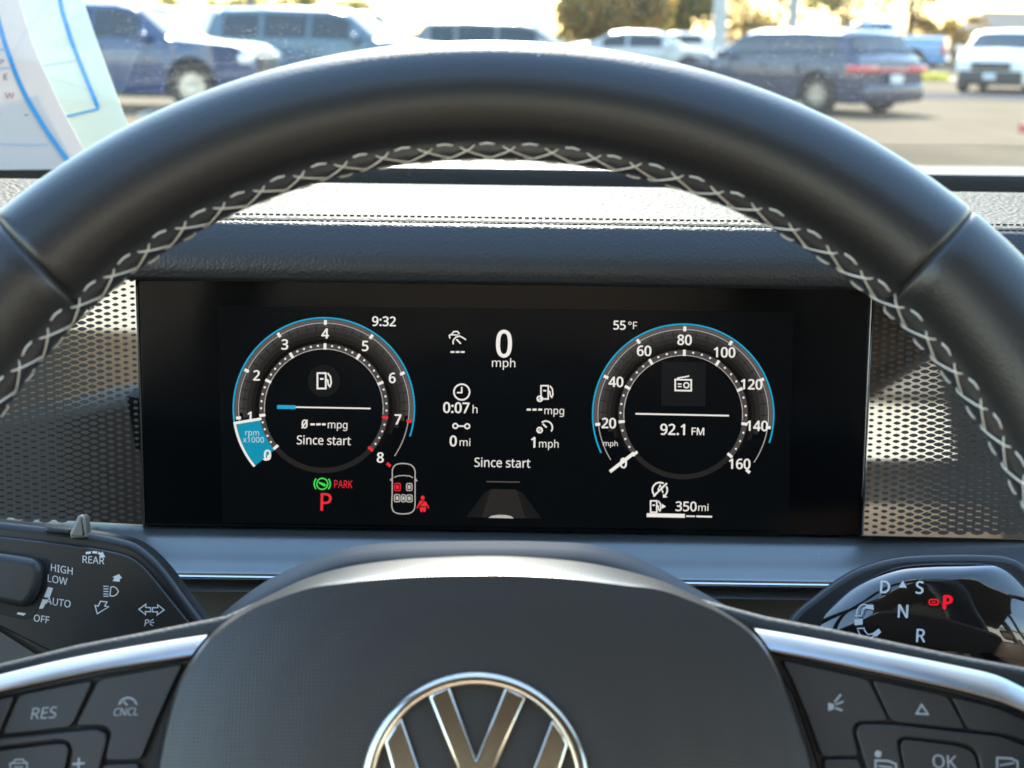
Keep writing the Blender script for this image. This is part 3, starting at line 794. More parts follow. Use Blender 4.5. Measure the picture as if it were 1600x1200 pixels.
# stitch rows along the seam of the hood
V = []; F = []
for row, (y_, Yv) in enumerate(((350.0, .5870), (341.0, .5985))):
    k = -.55
    while k < 1.25:
        z = CAM.z + PZ(y_, Yv) + .0004; b = len(V)
        vv, ff = box_vf(k - DO.x, k + .0017 - DO.x, Yv - .0003 - DO.y, Yv + .0003 - DO.y, z - .0006 - DO.z, z + .0002 - DO.z)
        V += vv; F += [tuple(q + b for q in f) for f in ff]; k += .0028
mesh('seam_stitching', V, F, DARKTHREAD, dash, kind='stuff')
extrude_x('seam_groove', [PP(349.2, .5890), PP(345.8, .5905), (.596, PZ(352, .596)), (.592, PZ(356, .592))], hx0, hx1, GAP, dash, org=DO, smooth=30)
extrude_x('far_top', [(.78, -.125), (.79, -.113), (.945, -.113), (.945, -.2), (.78, -.2)], hx0, hx1, DASHPLAIN, dash, org=DO, smooth=30)
zr = PZ(263, .95)
rp = smooth_pts([(.945, -.125), (.946, zr - .004), (.949, zr), (.956, zr + .0008)], 4)
extrude_x('cowl_riser', rp + [(.965, zr - .004), (.965, -.15), (.945, -.15)], hx0, hx1, DASHPLAIN, dash, org=DO, smooth=50)
extrude_x('cowl_ledge', [(.966, zr - .002), (1.06, PZ(249, 1.06)), (1.10, PZ(249, 1.06) - .006), (1.10, -.16), (.966, -.16)], hx0, hx1, LEDGE, dash, org=DO, smooth=30)
# defroster slots in the ledge are below the line of sight; silver trim band under the display
tr_ = smooth_pts([PP(828, .592), PP(840, .583), PP(870, .571), PP(895, .5635), PP(903, .5615), PP(906, .5625)], 5)
extrude_x('trim_band', tr_ + [(.575, PZ(906, .5625) - .002), (.60, PZ(860, .60))], hx0, hx1, TRIMSILVER, dash, nx=20, smooth=50, org=DO)
ch = [(.5605 + .0028 * (1 - cos(a)) , PZ(909.5, .5605) + .0012 * sin(a)) for a in [pi / 2 - pi * i / 8 for i in range(9)]]
extrude_x('chrome_strip', ch + [(.572, PZ(909.5, .5605) - .001), (.572, PZ(909.5, .5605) + .0008)], hx0, hx1, CHROME, dash, nx=20, smooth=60, org=DO)
extrude_x('lower_strip', [PP(913.5, .5675), PP(931, .5610), (.585, PZ(931, .561) - .002), (.585, PZ(913.5, .5675))], hx0, hx1, SILVER, dash, nx=20, smooth=30, org=DO)
extrude_x('lower_panel', [PP(931.5, .577), PP(1000, .575), (.50, -.42), (.55, -.75), (.9, -.75), (.9, -.2), (.60, PZ(931.5, .58))], hx0, hx1, PLASTIC, dash, nx=12, smooth=30, org=DO)

extrude_x('backing_panel', [(.606, -.232), (.606, -.10), (.64, -.10), (.64, -.232)], hx0, hx1, PLASTIC, dash, nx=2, smooth=20, org=DO)
# ---- instrument display
d0 = ray(785, 640); d0 = d0 * (.61 / d0.dot(FWD))
FD = facing(CAM + d0, rad(4))
clu = empty('instrument_display', FD.M, 'wide black driver display with two round gauges and white figures', 'display')
SPX = FD.scale()
edge = [(215, 436), (1362, 432), (1344, 838), (226, 821)]
plate('housing', FD, edge, 0, .012, PANELBLACK, clu, bev=.0008)
plate('screen', FD, [(341, 477), (1240, 488), (1232, 829), (347, 817)], .0008, .0007, LCD, clu, bev=.0002)
plate('edge_strip', FD, [(1362.3, 436), (1363.8, 436), (1345.6, 838), (1344.2, 838)], .001, .01, SILVER, clu, bev=.0001)
plate('edge_strip', FD, [(213.6, 446), (214.8, 446), (226.0, 821), (224.9, 821)], .0005, .01, PLASTIC, clu, bev=.0001)
WHT = emi('screen_white', (1, .965, .90), .88); RED = emi('screen_red', (1, .035, .05), .85); GRN = emi('screen_green', (.08, 1, .12), .75)
CYN = emi('screen_cyan', (.02, .42, .68), .9); CYN2 = emi('screen_cyan_fill', (.01, .33, .50), .85)
DIM = emi('screen_dim', (1, .90, .86), .07); DIM2 = emi('screen_dim_ring', (1, .90, .86), .11); LINE = emi('screen_line', (1, .93, .86), .42)
FAINT = emi('screen_faint', (.8, .9, 1), .012); FAINT2 = emi('screen_faint_grey', (1, .97, .92), .02); DARK = emi('screen_dark', (0, 0, 0), 0)
GREYM = emi('screen_grey', (1, .93, .86), .5)
BANDS = [emi('screen_band_%d' % i, (1, .92, .86), s) for i, s in enumerate((.006, .013, .024, .04, .06))]
WL = .0012; ROT = 1.05
def S(w_=WL): return Sketch(FD, w_, ROT)
def txt(t, c, cap, name='figure', mt=WHT, bold=.012, wid=1.0, parent=clu, anchor='c', w_=None):
    return S(w_ or WL + .0005).text(t, c, cap, rot=ROT, bold=bold, wid=wid, anchor=anchor).build(name, mt, parent)
def pol(c, r, a): return (c[0] + r * cos(rad(a - ROT)), c[1] - r * sin(rad(a - ROT)))

def dial(name, c, nums, minor, red_from, label):
    face = S(WL).arc(c, 101, 107, -34, 214, 80).build(name, BANDS[0], clu, label=label)
    for i, (r0, r1) in enumerate(((107.2, 113), (113.2, 120), (120.2, 127), (127.2, 132))):
        S(WL).arc(c, r0, r1, (-20, -14, -8, -4)[i], (200, 194, 188, 184)[i], 70).build('face_band', BANDS[i + 1], face)
    S(WL + .0001).arc(c, 140.2, 142.6, -17, 206, 90).build('rim_light', CYN, face)
    S(WL + .0001).arc(c, 134.6, 139.6, -8, 188, 90).build('outer_ring', DIM2, face)
    S(WL + .0001).arc(c, 132.6, 134.0, -33, 213, 90).build('ring_line', LINE, face)
    S(WL + .0001).arc(c, 93, 101, -40, 220, 90).build('inner_ring', DIM, face)
    S(WL + .0001).arc(c, 92.2, 93.6, -5, 185, 90).build('ring_line', GREYM, face)
    S(WL + .00005).arc(c, 93, 101, -140, -40, 60).build('lower_ring', FAINT2, face)
    n = len(nums)
    for i, t in enumerate(nums):
        a = 220 - 260 * i / (n - 1); mt = RED if i >= red_from else WHT
        S(WL + .0003).stroke([pol(c, 92, a), pol(c, 101.5, a)], 4.4).build('tick', mt, face)
        if not (i == 0): S(WL + .0003).stroke([pol(c, 130.5, a), pol(c, 138, a)], 4.6).build('tick', mt, face)
        if i < n - 1:
            for k in range(1, minor):
                b = a - 260 / (n - 1) * k / minor
                S(WL + .0003).disc(pol(c, 98, b), 1.7 if b > 10 or red_from > n else 1.6, 10).build('minor_tick', WHT, face)
                S(WL + .0003).stroke([pol(c, 121, b), pol(c, 131.5, b)], .9).build('minor_line', DARK, face)
        q = pol(c, 117.0, a)
        if t == '0' and n == 9 and red_from > 9: q = pol(c, 120, a)
        txt(t, q, 15.4, 'numeral', parent=face, bold=.022, wid=.96)
    return face
TC, SCN = (506, 638), (1067.5, 648)
tacho = dial('tachometer', TC, list('012345678'), 5, 7, 'rev counter gauge with cyan sector near zero')
speedo = dial('speedometer', SCN, ['0', '20', '40', '60', '80', '100', '120', '140', '160'], 4, 99, 'speed gauge marked to 160 with white needle at zero')
# rev sector, needles
S(WL + .0006).arc(TC, 101, 141, 191, 221, 30).build('lit_sector', CYN2, tacho)
S(WL + .0008).arc(TC, 139.5, 143, 191, 221, 30).build('sector_edge', WHT, tacho)
S(WL + .0008).stroke([pol(TC, 99, 190.5), pol(TC, 143, 190.5)], 4.2).build('needle', WHT, tacho)
txt('0', (418, 711), 15.4, 'numeral', parent=tacho, bold=.022, w_=WL + .001)
txt('rpm', (394, 676), 8.5, 'gauge_unit', emi('screen_pale', (.75, .95, 1), .75), .0, parent=tacho, w_=WL + .0011)
txt('x1000', (396, 687), 8.5, 'gauge_unit', emi('screen_pale', (.75, .95, 1), .75), .0, parent=tacho, w_=WL + .0011)
S(WL + .0009).stroke([(953, 737), (991, 707.5)], 5.2).build('needle', WHT, speedo)
txt('mph', (954, 693), 8, 'gauge_unit', parent=speedo, bold=0)
# inside the rev counter
S().disc((506, 595), 25, 40).build('icon_plate', FAINT, clu)
S().poly([(1034, 565), (1103, 566), (1102, 635), (1033, 634)]).build('icon_plate', FAINT, clu)
def pump(c, k, name='fuel_icon', wd=2.6, mt=WHT):
    x, y = c; s_ = S(WL + .0004)
    s_.stroke([(x - 10 * k, y - 12 * k), (x + 3 * k, y - 12 * k), (x + 3 * k, y + 12 * k), (x - 10 * k, y + 12 * k)], wd, True)
    s_.stroke([(x - 6 * k, y - 3 * k), (x - 0.5 * k, y - 3 * k)], wd)
    s_.stroke([(x + 6 * k, y - 12 * k), (x + 10.5 * k, y - 6 * k), (x + 11.5 * k, y + 4 * k), (x + 9.5 * k, y + 9 * k), (x + 7 * k, y + 6 * k), (x + 6 * k, y - 1 * k), (x + 4 * k, y - 2 * k)], wd * .9)
    return s_.build(name, mt, clu)
pump((506, 595), 1.0)
S(WL + .0002).stroke([(434, 635.6), (579, 638.3)], 2.2).build('trip_bar', WHT, clu)
S(WL + .0005).stroke([(433, 635.8), (462, 636.3)], 6).build('trip_bar_fill', CYN, clu)
txt('0', (476, 662.5), 13, bold=.015); S(WL + .001).stroke([(471.5, 669), (480.5, 656)], 2).build('average_mark', WHT, clu); S().stroke([(485, 663), (492, 663)], 3).stroke([(494, 663), (501, 663)], 3).stroke([(503, 663), (509, 663)], 3).build('dashes', WHT, clu)
txt('mpg', (527.5, 663.5), 11.5, bold=.0, wid=.95); txt('Since start', (506, 688), 13.5, bold=.004, wid=.92)
txt('9:32', (600, 502), 14.5, bold=.02, wid=.95)
# middle column
txt('0', (787.5, 537), 41, bold=.016, wid=.84); txt('mph', (787, 567), 13, bold=.0)
s_ = S(WL + .0004)
s_.stroke([(703, 529), (702, 524), (706, 522), (709, 518), (715, 518), (718, 522)], 2).stroke([(703, 523), (716, 523.5)], 1.8)
s_.stroke([(708, 538), (708, 532), (712, 527), (718, 525), (724, 528), (728, 531)], 2).stroke([(713, 530), (720, 537)], 2.4).build('cruise_icon', WHT, clu)
S().stroke([(704, 550), (710, 550)], 2.6).stroke([(712, 550), (718, 550)], 2.6).stroke([(720, 550), (726, 550)], 2.6).build('dashes', WHT, clu)
s_ = S(WL + .0004); s_.arc((721.5, 612.5), 11, 13.4, 0, 360, 40).stroke([(721.5, 604.5), (721.5, 613.5), (714, 613.5)], 2.2).build('clock_icon', WHT, clu)
txt('0:07', (713, 637), 16, bold=.02, wid=.95); txt('h', (742.3, 639.5), 12, bold=0)
s_ = S(WL + .0004); s_.arc((711.5, 665.5), 2.6, 4.8, 0, 360, 18).arc((730, 666), 2.6, 4.8, 0, 360, 18).stroke([(716, 665.7), (725.5, 665.9)], 2.2).build('route_icon', WHT, clu)
txt('0', (708.2, 689), 16, bold=.02, wid=.95); txt('mi', (726.5, 691), 11.5, bold=0)
pump((854, 613), .86, wd=2.2)
S(WL + .0008).arc((843.5, 623), 2.8, 5.2, 0, 360, 18).stroke([(840, 626.5), (847, 619.5)], 1.6).build('average_mark', WHT, clu)
S().stroke([(823, 640), (829.5, 640)], 3).stroke([(832, 640), (838.5, 640)], 3).stroke([(841, 640), (847, 640)], 3).build('dashes', WHT, clu)
txt('mpg', (866, 641.5), 11.5, bold=0, wid=.95)
s_ = S(WL + .0004); s_.arc((853, 668), 9, 11.2, -35, 130, 30).stroke([(848, 662), (854, 668)], 2.4).arc((843.2, 672), 2.8, 5.2, 0, 360, 18).stroke([(839.7, 675.5), (846.7, 668.5)], 1.6).build('average_speed_icon', WHT, clu)
txt('1', (833, 691.2), 16, bold=.02); txt('mph', (857.5, 693.5), 11.5, bold=0, wid=.95)
txt('Since start', (785, 723), 14, bold=.004, wid=.92)
# inside the speed gauge
s_ = S(WL + .0004); s_.stroke([(1055, 593), (1080, 593.5), (1080, 610.5), (1055, 610)], 2.4, True).stroke([(1058, 591), (1077, 587.5)], 2).arc((1072.5, 602), 3, 5, 0, 360, 18).stroke([(1059, 600), (1065, 600)], 1.8).stroke([(1059, 604), (1065, 604)], 1.8).build('radio_icon', WHT, clu)
S(WL + .0002).stroke([(993, 646.5), (1139, 649.5)], 2.4).build('trip_bar', WHT, clu)
txt('92.1', (1051, 671), 16.5, bold=.02, wid=.95); txt('FM', (1090.5, 674), 11.2, bold=.012)
txt('55', (968, 508), 13.6, bold=.018, wid=.95); txt('°F', (988.5, 508.5), 11.4, bold=0)
# warning row
s_ = S(WL + .0004); g_ = (503.5, 756)
s_.arc(g_, 7.6, 9.6, 0, 360, 32).arc(g_, 11.5, 13.6, 140, 220, 14).arc(g_, 11.5, 13.6, -40, 40, 14)
s_.poly([(497.5, 752.5), (503, 754), (507, 755.5), (510.5, 758.8), (506.5, 760.2), (502, 757.5), (498, 755.2)]).build('brake_pedal_lamp', GRN, clu)
txt('PARK', (536.5, 756.5), 11.8, 'park_lamp', RED, -.004, .72); txt('P', (509.5, 784.3), 27, 'gear_letter', RED, .01, .95)
co = smooth_closed([(613, 745), (613.5, 733), (619, 726), (630, 724.2), (642, 726.5), (648, 734), (648.5, 746), (648.5, 770), (648, 793), (642, 801), (630, 803), (618, 801), (612.5, 793), (612.8, 770)], 5)
S(WL + .0004).stroke(co, 1.6, True).build('seat_map_outline', GREYM, clu)
S(WL + .0004).stroke([(616, 746), (622, 743.5), (631, 743), (640, 743.8), (645, 746.5)], 1.3).stroke([(612, 751), (610, 750), (613, 746.5)], 1.3).stroke([(649, 752), (651.5, 751), (649, 747.5)], 1.3).build('seat_map_screen', GREYM, clu)
for (x, y, wd, mt) in ((621, 761, 9, RED), (639.5, 761, 8.5, GREYM), (620.5, 778.4, 8.5, GREYM), (630.3, 778.6, 6, GREYM), (639.7, 778.8, 8.5, GREYM)):
    q = round_poly([(x - wd / 2, y - 5.5), (x + wd / 2, y - 5.5), (x + wd / 2, y + 5.5), (x - wd / 2, y + 5.5)], 2.2)
    S(WL + .0004).stroke(q, 1.5, True).poly([(x - wd / 4, y - 3), (x + wd / 4, y - 3), (x + wd / 4, y + 3), (x - wd / 4, y + 3)]).build('seat_symbol', mt, clu)
s_ = S(WL + .0004); s_.disc((660.5, 777.8), 3.2, 14).poly([(656.5, 782), (664, 782), (666.5, 791), (655, 791)]).stroke([(656.5, 784), (651.5, 794)], 2).stroke([(664.5, 784), (670, 794)], 2).poly([(655.5, 792.5), (666, 792.5), (664.5, 800), (661.7, 800), (660.8, 796), (659.8, 800), (657, 800)])
s_.build('belt_warning_lamp', RED, clu)
S(WL + .0012).stroke([(655.5, 790.5), (667, 779)], 1.2).build('belt_strap', DARK, clu)
for i, (a, b_, mt) in enumerate((((758, 768), (728, 808), FAINT), ((762, 766), (740, 808), BANDS[1]), ((767, 764), (753, 808), BANDS[2]))):
    S(WL + .0001 + .0001 * i).poly([a, (1570 - a[0] + 4, a[1] + 1), (1570 - b_[0] + 4, b_[1] + 2), b_]).build('lane_graphic', mt, clu)
S(WL + .0005).stroke([(760, 752.5), (812, 753.3)], 1.5).build('lane_horizon', DIM2, clu)
s_ = S(WL + .0006); s_.poly([(763, 809), (768, 806), (778, 804.5), (790, 804.7), (799, 806.8), (803, 810)]).build('own_car_symbol', GREYM, clu)
# right lower corner
s_ = S(WL + .0004); cc = (1031, 765.5)
s_.arc(cc, 10.4, 12.8, 60, 235, 30).arc(cc, 10.4, 12.8, -45, 30, 16).stroke([(1021, 775.5), (1042, 755)], 2.6).stroke([(1028, 766), (1031.5, 757.5), (1036, 770)], 2).poly([(1036, 771.5), (1043, 777), (1036, 777.5)]).build('start_stop_icon', WHT, clu)
pump((1024, 791.5), .74, wd=2.2); S(WL + .0004).poly([(1034, 787), (1040.5, 791.5), (1034, 795)]).build('filler_arrow', WHT, clu)
txt('350', (1072, 791.2), 14.5, bold=.014, wid=.98); txt('mi', (1099, 793), 11, bold=0)
S(WL + .0003).stroke([(1010.5, 804.8), (1070, 806)], 6).build('range_bar', WHT, clu)
S(WL + .0003).stroke([(1072, 806.5), (1086, 806.8)], 2.2).stroke([(1088, 806.8), (1112.5, 807.4)], 2.6).build('range_bar_rest', WHT, clu)
def cover_glass():
    M = bpy.data.materials.new('cover_glass'); M.use_nodes = True; n = M.node_tree.nodes; L = M.node_tree.links; n.clear()
    out = n.new('ShaderNodeOutputMaterial'); tr = n.new('ShaderNodeBsdfTransparent'); gl = n.new('ShaderNodeBsdfGlossy'); gl.inputs['Roughness'].default_value = .12
    fr = n.new('ShaderNodeFresnel'); fr.inputs[0].default_value = 1.2
    mx = n.new('ShaderNodeMixShader'); L.new(fr.outputs[0], mx.inputs[0]); L.new(tr.outputs[0], mx.inputs[1]); L.new(gl.outputs[0], mx.inputs[2]); L.new(mx.outputs[0], out.inputs[0])
    return M
mesh('cover_glass', [FD.px(x, y, .0036) for x, y in ((217, 440), (1360, 438), (1343, 836), (227, 820))], [(0, 1, 2, 3)], cover_glass(), clu, smooth='keep')

# ---- perforated gloss panels either side of the display
def perforated(sgn, xe_t, xe_b, far, yaw, tilt):
    a = FD.px(xe_t, 446, -.003); o = FD.o + FD.ex * FD.px((xe_t + xe_b) / 2, 640, 0)[0]
    fr = facing(o, tilt, yaw)
    fr.o = fr.o - fr.ez * .003
    fr = Frame(fr.o, fr.ex, fr.ey, fr.ez)
    M = fr.M.copy(); M.translation = fr.o
    q = [(xe_t, 432), (far, 432), (far, 852), (xe_b, 838)] if sgn > 0 else [(far, 432), (xe_t, 432), (xe_b, 834), (far, 830)]
    P = [fr.px(x, y) for x, y in q]
    base = plate('gloss_panel', fr, q, 0, .01, DECOR, dash, bev=.0005)
    base.matrix_world = M
    base.matrix_parent_inverse = Matrix.Identity(4); base.matrix_basis = Matrix.Translation(-DO) @ M
    V = []; F = []; k = 0; x = 7.0
    while True:
        col = xe_t + sgn * x
        if (sgn > 0 and col > far - 4) or (sgn < 0 and col < far + 4): break
        g_ = min(1, x / 150.0)
        a_, b_ = 4.0 + 7.6 * g_, 2.2 + 1.7 * g_
        y = 438 + (4.75 if k % 2 else 0)
        while y < 813 + .0145 * col:
            xs = col + (xe_b - xe_t) * (y - 446) / 375.0
            if not (sgn * (xs - (xe_t + (xe_b - xe_t) * (y - 446) / 375.0)) < 5):
                c = len(V)
                for ux, uy in ((-1, 0), (-.55, -.7), (0, -1), (.55, -.7), (1, 0), (.55, .7), (0, 1), (-.55, .7)):
                    V.append(fr.px(xs + ux * a_ * (.92 if abs(ux) == 1 else 1), y + uy * b_, .0002))
                F.append(tuple(range(c, c + 8)))
            y += 9.5
        x += 13.4; k += 1
    p = mesh('matte_dots', V, F, DOTGREY, base, smooth='keep', kind='stuff')
    return base
perforated(-1, 213, 225, -330, rad(-4), rad(4.1))
perforated(1, 1365, 1347, 1930, rad(4), rad(14))

# ================================================================== STEERING WHEEL
_c = Vector((-.0052, .3287, -.1748))
FW = facing(CAM + _c, rad(24.44))
sw = empty('steering_wheel', FW.M, 'black leather steering wheel with pale cross stitching and silver spokes', 'steering wheel')
def Rt(t): c = cos(t - .00938); return .172 + .00724 * c * c - .01054 * c ** 4
def rt(t): c = cos(t - .00938); return .01588 + .00323 * c * c
def rim_pt(t, phi, k=1.0, lift=0.0):
    """phi = 0 faces the hub, 90 deg faces the driver"""
    R, r = Rt(t), rt(t) * k + lift; e = Vector((cos(t), sin(t), 0))
    return e * (R - r * cos(phi)) + Vector((0, 0, r * sin(phi)))
def ang(x, y):
    u, v, _ = FW.px(x, y, .006); return math.atan2(v, u)
tl, tr_a = ang(58, 408), ang(1460, 396)
def rim_part(name, t0, t1, n, mt, shrink=True):
    V = []; F = []; m_ = 36
    ts = [t0 + (t1 - t0) * i / n for i in range(n + 1)]
    e = .0012 / .17
    ts = [t0, t0 + e * .5] + [t0 + e * 1.4] + ts[1:-1] + [t1 - e * 1.4, t1 - e * .5, t1]
    N = len(ts)
    for i, t in enumerate(ts):
        k = 1.0
        if shrink: k = {0: .93, 1: .975, N - 1: .93, N - 2: .975}.get(i, 1.0)
        for j in range(m_): V.append(rim_pt(t, 2 * pi * j / m_, k))
    for i in range(N - 1):
        for j in range(m_):
            q = (j + 1) % m_; F.append((i * m_ + j, i * m_ + q, (i + 1) * m_ + q, (i + 1) * m_ + j))
    F.append(tuple(range(m_))); F.append(tuple(range((N - 1) * m_, N * m_)))
    return mesh(name, V, F, mt, sw, smooth=70)
rim_part('rim_cover', tr_a, tl, 90, LEATHER)
rim_part('grip_cover', tl, tl + rad(62), 34, LEATHER2)
rim_part('grip_cover', tr_a - rad(62), tr_a, 34, LEATHER2)
rim_part('rim_base', tl + rad(62), tr_a - rad(62) + 2 * pi, 70, LEATHER)
for t in (tl, tr_a):
    V = []; F = []; m_ = 36
    for i in range(3):
        for j in range(m_): V.append(rim_pt(t + (i - 1) * .0028, 2 * pi * j / m_, (.95, .965, .95)[i]))
    for i in range(2):
        for j in range(m_): q = (j + 1) % m_; F.append((i * m_ + j, i * m_ + q, (i + 1) * m_ + q, (i + 1) * m_ + j))
    mesh('rim_seam', V, F, DARKTHREAD, sw, smooth=60)
# cross stitching along the inner face of the rim: every thread is a piece of its own
PU, PL = rad(22), rad(-8)
DT = .0722
def thread(s0, p0, s1, p1, t0, lift=.00028, bow=0.0):
    pts = []; n = 7
    for i in range(n):
        t = i / (n - 1); h = lift * (1 - abs(2 * t - 1) ** 6) - .0006 * abs(2 * t - 1) ** 8
        th = t0 - (s0 + (s1 - s0) * t) * DT; ph = p0 + (p1 - p0) * t + bow * sin(pi * t)
        pts.append(rim_pt(th, ph, 1.0, h))
    tube('stitch', pts, [.00016, .00025, .00028, .00028, .00028, .00025, .00016], THREAD, sw, n=6)
t = rad(158); rng = random.Random(3)
while t > rad(24):
    j = lambda: rng.uniform(-.025, .025)
    jp = lambda: rad(rng.uniform(-1.5, 1.5))
    thread(.02 + j(), PU + jp(), .46 + j(), PU + jp(), t, bow=rad(3))
    thread(.52 + j(), PU + jp(), 1.43 + j(), PL + rad(3) + jp(), t, .00022)
    thread(.98 + j(), PU + jp(), .06 + j(), PL + jp(), t, .00055)
    thread(.55 + j(), PL - rad(2) + jp(), .98 + j(), PL + jp(), t, bow=rad(-3))
    t -= DT

# ---- hub with airbag cover
hub_px = [(222, 1300), (235, 1200), (250, 1125), (270, 1062), (297, 1015), (330, 975), (372, 938), (420, 905), (476, 878), (528, 859), (585, 850), (660, 846.5), (770, 845), (855, 846.3), (920, 850.5), (982, 866), (1035, 890), (1085, 918), (1140, 950), (1185, 983), (1215, 1022), (1240, 1080), (1262, 1140), (1280, 1200), (1292, 1300), (1262, 1420), (1130, 1505), (750, 1540), (380, 1505), (245, 1420)]
WH = -.016
SHELL = mat('shell_plastic', (.020, .021, .023), .30, spec=.5, bump=('noise', 1500, .06, .0003))
HPX = smooth_closed(hub_px, 5)
HP = [FW.px(x, y, WH - .024)[:2] for x, y in HPX]
c0 = Vector(FW.px(752, 1200, WH)[:2])
P_ = [FW.px(x, y, WH - .037)[:2] for x, y in HPX]
V = []; F = []; n = len(P_); rg = [(0, -.05), (0, -.0066), (.002, -.0048), (.004, -.0030), (.007, -.0012), (.011, 0)]
for d, h in rg: V += [(x, y, WH - .031 + h) for x, y in offset_poly(P_, d)]
for i in range(len(rg) - 1):
    for j in range(n): q = (j + 1) % n; F.append((i * n + j, i * n + q, (i + 1) * n + q, (i + 1) * n + j))
F.append(tuple(range(n))); F.append(tuple(range((len(rg) - 1) * n, len(rg) * n)))
mesh('rear_shell', V, F, SHELL, sw, smooth=25)
pad_out = [(228, 1300), (241, 1200), (256, 1127), (276, 1065), (304, 1019), (338, 981), (382, 951), (420, 931), (476, 905), (530, 889), (588, 879), (662, 872), (770, 869), (855, 873), (918, 880), (978, 892), (1034, 908), (1080, 928), (1134, 957), (1179, 988), (1209, 1026), (1234, 1083), (1256, 1142), (1274, 1201), (1286, 1300), (1257, 1415), (1127, 1498), (750, 1533), (383, 1498), (250, 1415)]
pad_in = [(236, 1300), (249, 1200), (264, 1130), (284, 1069), (312, 1024), (347, 988), (390, 959), (428, 940), (481, 923), (533, 911), (590, 905), (663, 900), (770, 898), (855, 901), (917, 906.5), (976, 914), (1031, 925), (1074, 939), (1127, 964), (1171, 994), (1201, 1031), (1226, 1087), (1248, 1145), (1266, 1202), (1278, 1300), (1250, 1410), (1123, 1490), (750, 1525), (387, 1490), (257, 1410)]
pad_in = [(o[0] + (i_[0] - o[0]) * (.4 if o[1] > 915 else 1), o[1] + (i_[1] - o[1]) * (.4 if o[1] > 935 else .75 if o[1] > 900 else 1)) for o, i_ in zip(pad_out, pad_in)]
PO = [Vector(FW.px(x, y, WH - .020)[:2]) for x, y in smooth_closed(pad_out, 5)]
PI = [Vector(FW.px(x, y, WH)[:2]) for x, y in smooth_closed(pad_in, 5)]
HP = PO
V = []; F = []; n = len(PO)
steps = [('l', 0), ('l', .06), ('l', .2), ('l', .4), ('l', .6), ('l', .8), ('l', .95), ('l', 1), ('f', .0004), ('f', .0012), ('f', .004), ('f', .010), ('f', .02), ('f', .034), ('f', .05)]
for kind, s_ in steps:
    for a, b in zip(PO, PI):
        if kind == 'l': q = a + (b - a) * s_; h = -.0165 * (1 - s_) ** 1.18
        else:
            v = b - c0; q = c0 + v * max(.04, 1 - s_ / v.length); h = .0006 * min(1, s_ / .012)
        dome = .006 * min(1, ((q - c0).length / .10)) ** 2
        V.append((q.x, q.y, WH + h - dome))
V += [(p[0], p[1], WH - .06) for p in HP]
R_ = len(steps)
for i in range(R_ - 1):
    for j in range(n): q = (j + 1) % n; F.append((i * n + j, i * n + q, (i + 1) * n + q, (i + 1) * n + j))
F.append(tuple(range((R_ - 1) * n, R_ * n)))
for j in range(n): q = (j + 1) % n; F.append((j, q, R_ * n + q, R_ * n + j))
hub = mesh('airbag_cover', V, F, PAD, sw, smooth=40)
# emblem
EC = Vector(FW.px(743, 1232, WH + .001)[:2]); ER = 172 * FW.scale(WH + .001)
WE = WH + .0006
prof = [(.875, -.002), (.876, .0008), (.885, .0016), (.90, .0018), (.965, .0018), (.985, .0012), (.998, .0002), (1.0, -.002)]
V = []; F = []; nn = 96; k = len(prof)
for i in range(nn):
    a = 2 * pi * i / nn
    for r, h in prof: V.append((EC.x + ER * r * cos(a), EC.y + ER * r * sin(a), WE + h))
for i in range(nn):
    j = (i + 1) % nn
    for q in range(k - 1): F.append((i * k + q, j * k + q, j * k + q + 1, i * k + q + 1))
EMB = mat('emblem_chrome', (.84, .78, .66), .13, metal=1.)
mesh('emblem_ring', V, F, EMB, hub, smooth=50)
def letter(P):
    pl = [(EC.x + ER * x, EC.y + ER * y) for x, y in P]
    return plate('emblem_letter', FW, pl, WE + .0016, .0035, EMB, hub, bev=.0007, segs=3, px=False)
letter([(-.425, .775), (-.35, .82), (-.245, .868), (0, .235), (.245, .868), (.35, .82), (.425, .775), (.105, .03), (-.105, .03)])
letter([(-.80, .385), (-.73, .50), (-.655, .595), (-.365, -.175), (-.075, .02 - .10), (.075, -.08), (.365, -.175), (.655, .595), (.73, .50), (.80, .385), (.43, -.78), (.30, -.84), (0, -.12), (-.30, -.84), (-.43, -.78)])

# ---- spokes
SPOKE = mat('spoke_plastic', (.026, .026, .026), .5, bump=('leather', 900, .25, .0005), var=(30, .1))
def sp(name, poly, wt, th, mt, bev=.0006, segs=2, r=0, parent=sw, **k):
    return plate(name, FW, round_poly(poly, r) if r else poly, wt, th, mt, parent, bev=bev, segs=segs, **k)
# left side
sp('spoke', [(-240, 1102), (-80, 1058), (0, 1036), (50, 1024), (120, 1007), (220, 988), (350, 962), (420, 930), (420, 1500), (-120, 1500), (-240, 1300)], -.034, .02, SPOKE, .0025, 4)
def bar(top, bot, w0, drop, bulge):
    """silver bar whose face leans back to the sky: top edge set back, lower edge rounded under"""
    T = smooth_pts(top, 6); B = smooth_pts(bot, 6); n = len(T); V = []; F = []
    prof = [(0, -.006), (0, -1.0), (.06, -.80), (.25, -.56), (.5, -.28), (.70, -.10), (.84, 0), (.93, -.06), (.98, -.22), (1, -.45), (1, -.006)]
    for i in range(n):
        for k, (t, h) in enumerate(prof):
            x = T[i][0] + (B[i][0] - T[i][0]) * t; y = T[i][1] + (B[i][1] - T[i][1]) * t
            wv = w0 - .010 if k in (0, len(prof) - 1) else w0 + h * drop
            u, v, _ = FW.px(x, y, w0); V.append((u, v, wv))
    m_ = len(prof)
    for i in range(n - 1):
        for k in range(m_): q = (k + 1) % m_; F.append((i * m_ + k, i * m_ + q, (i + 1) * m_ + q, (i + 1) * m_ + k))
    F.append(tuple(range(m_))); F.append(tuple(range((n - 1) * m_, n * m_)))
    return mesh('silver_bar', V, F, SILVER, sw, smooth=40)
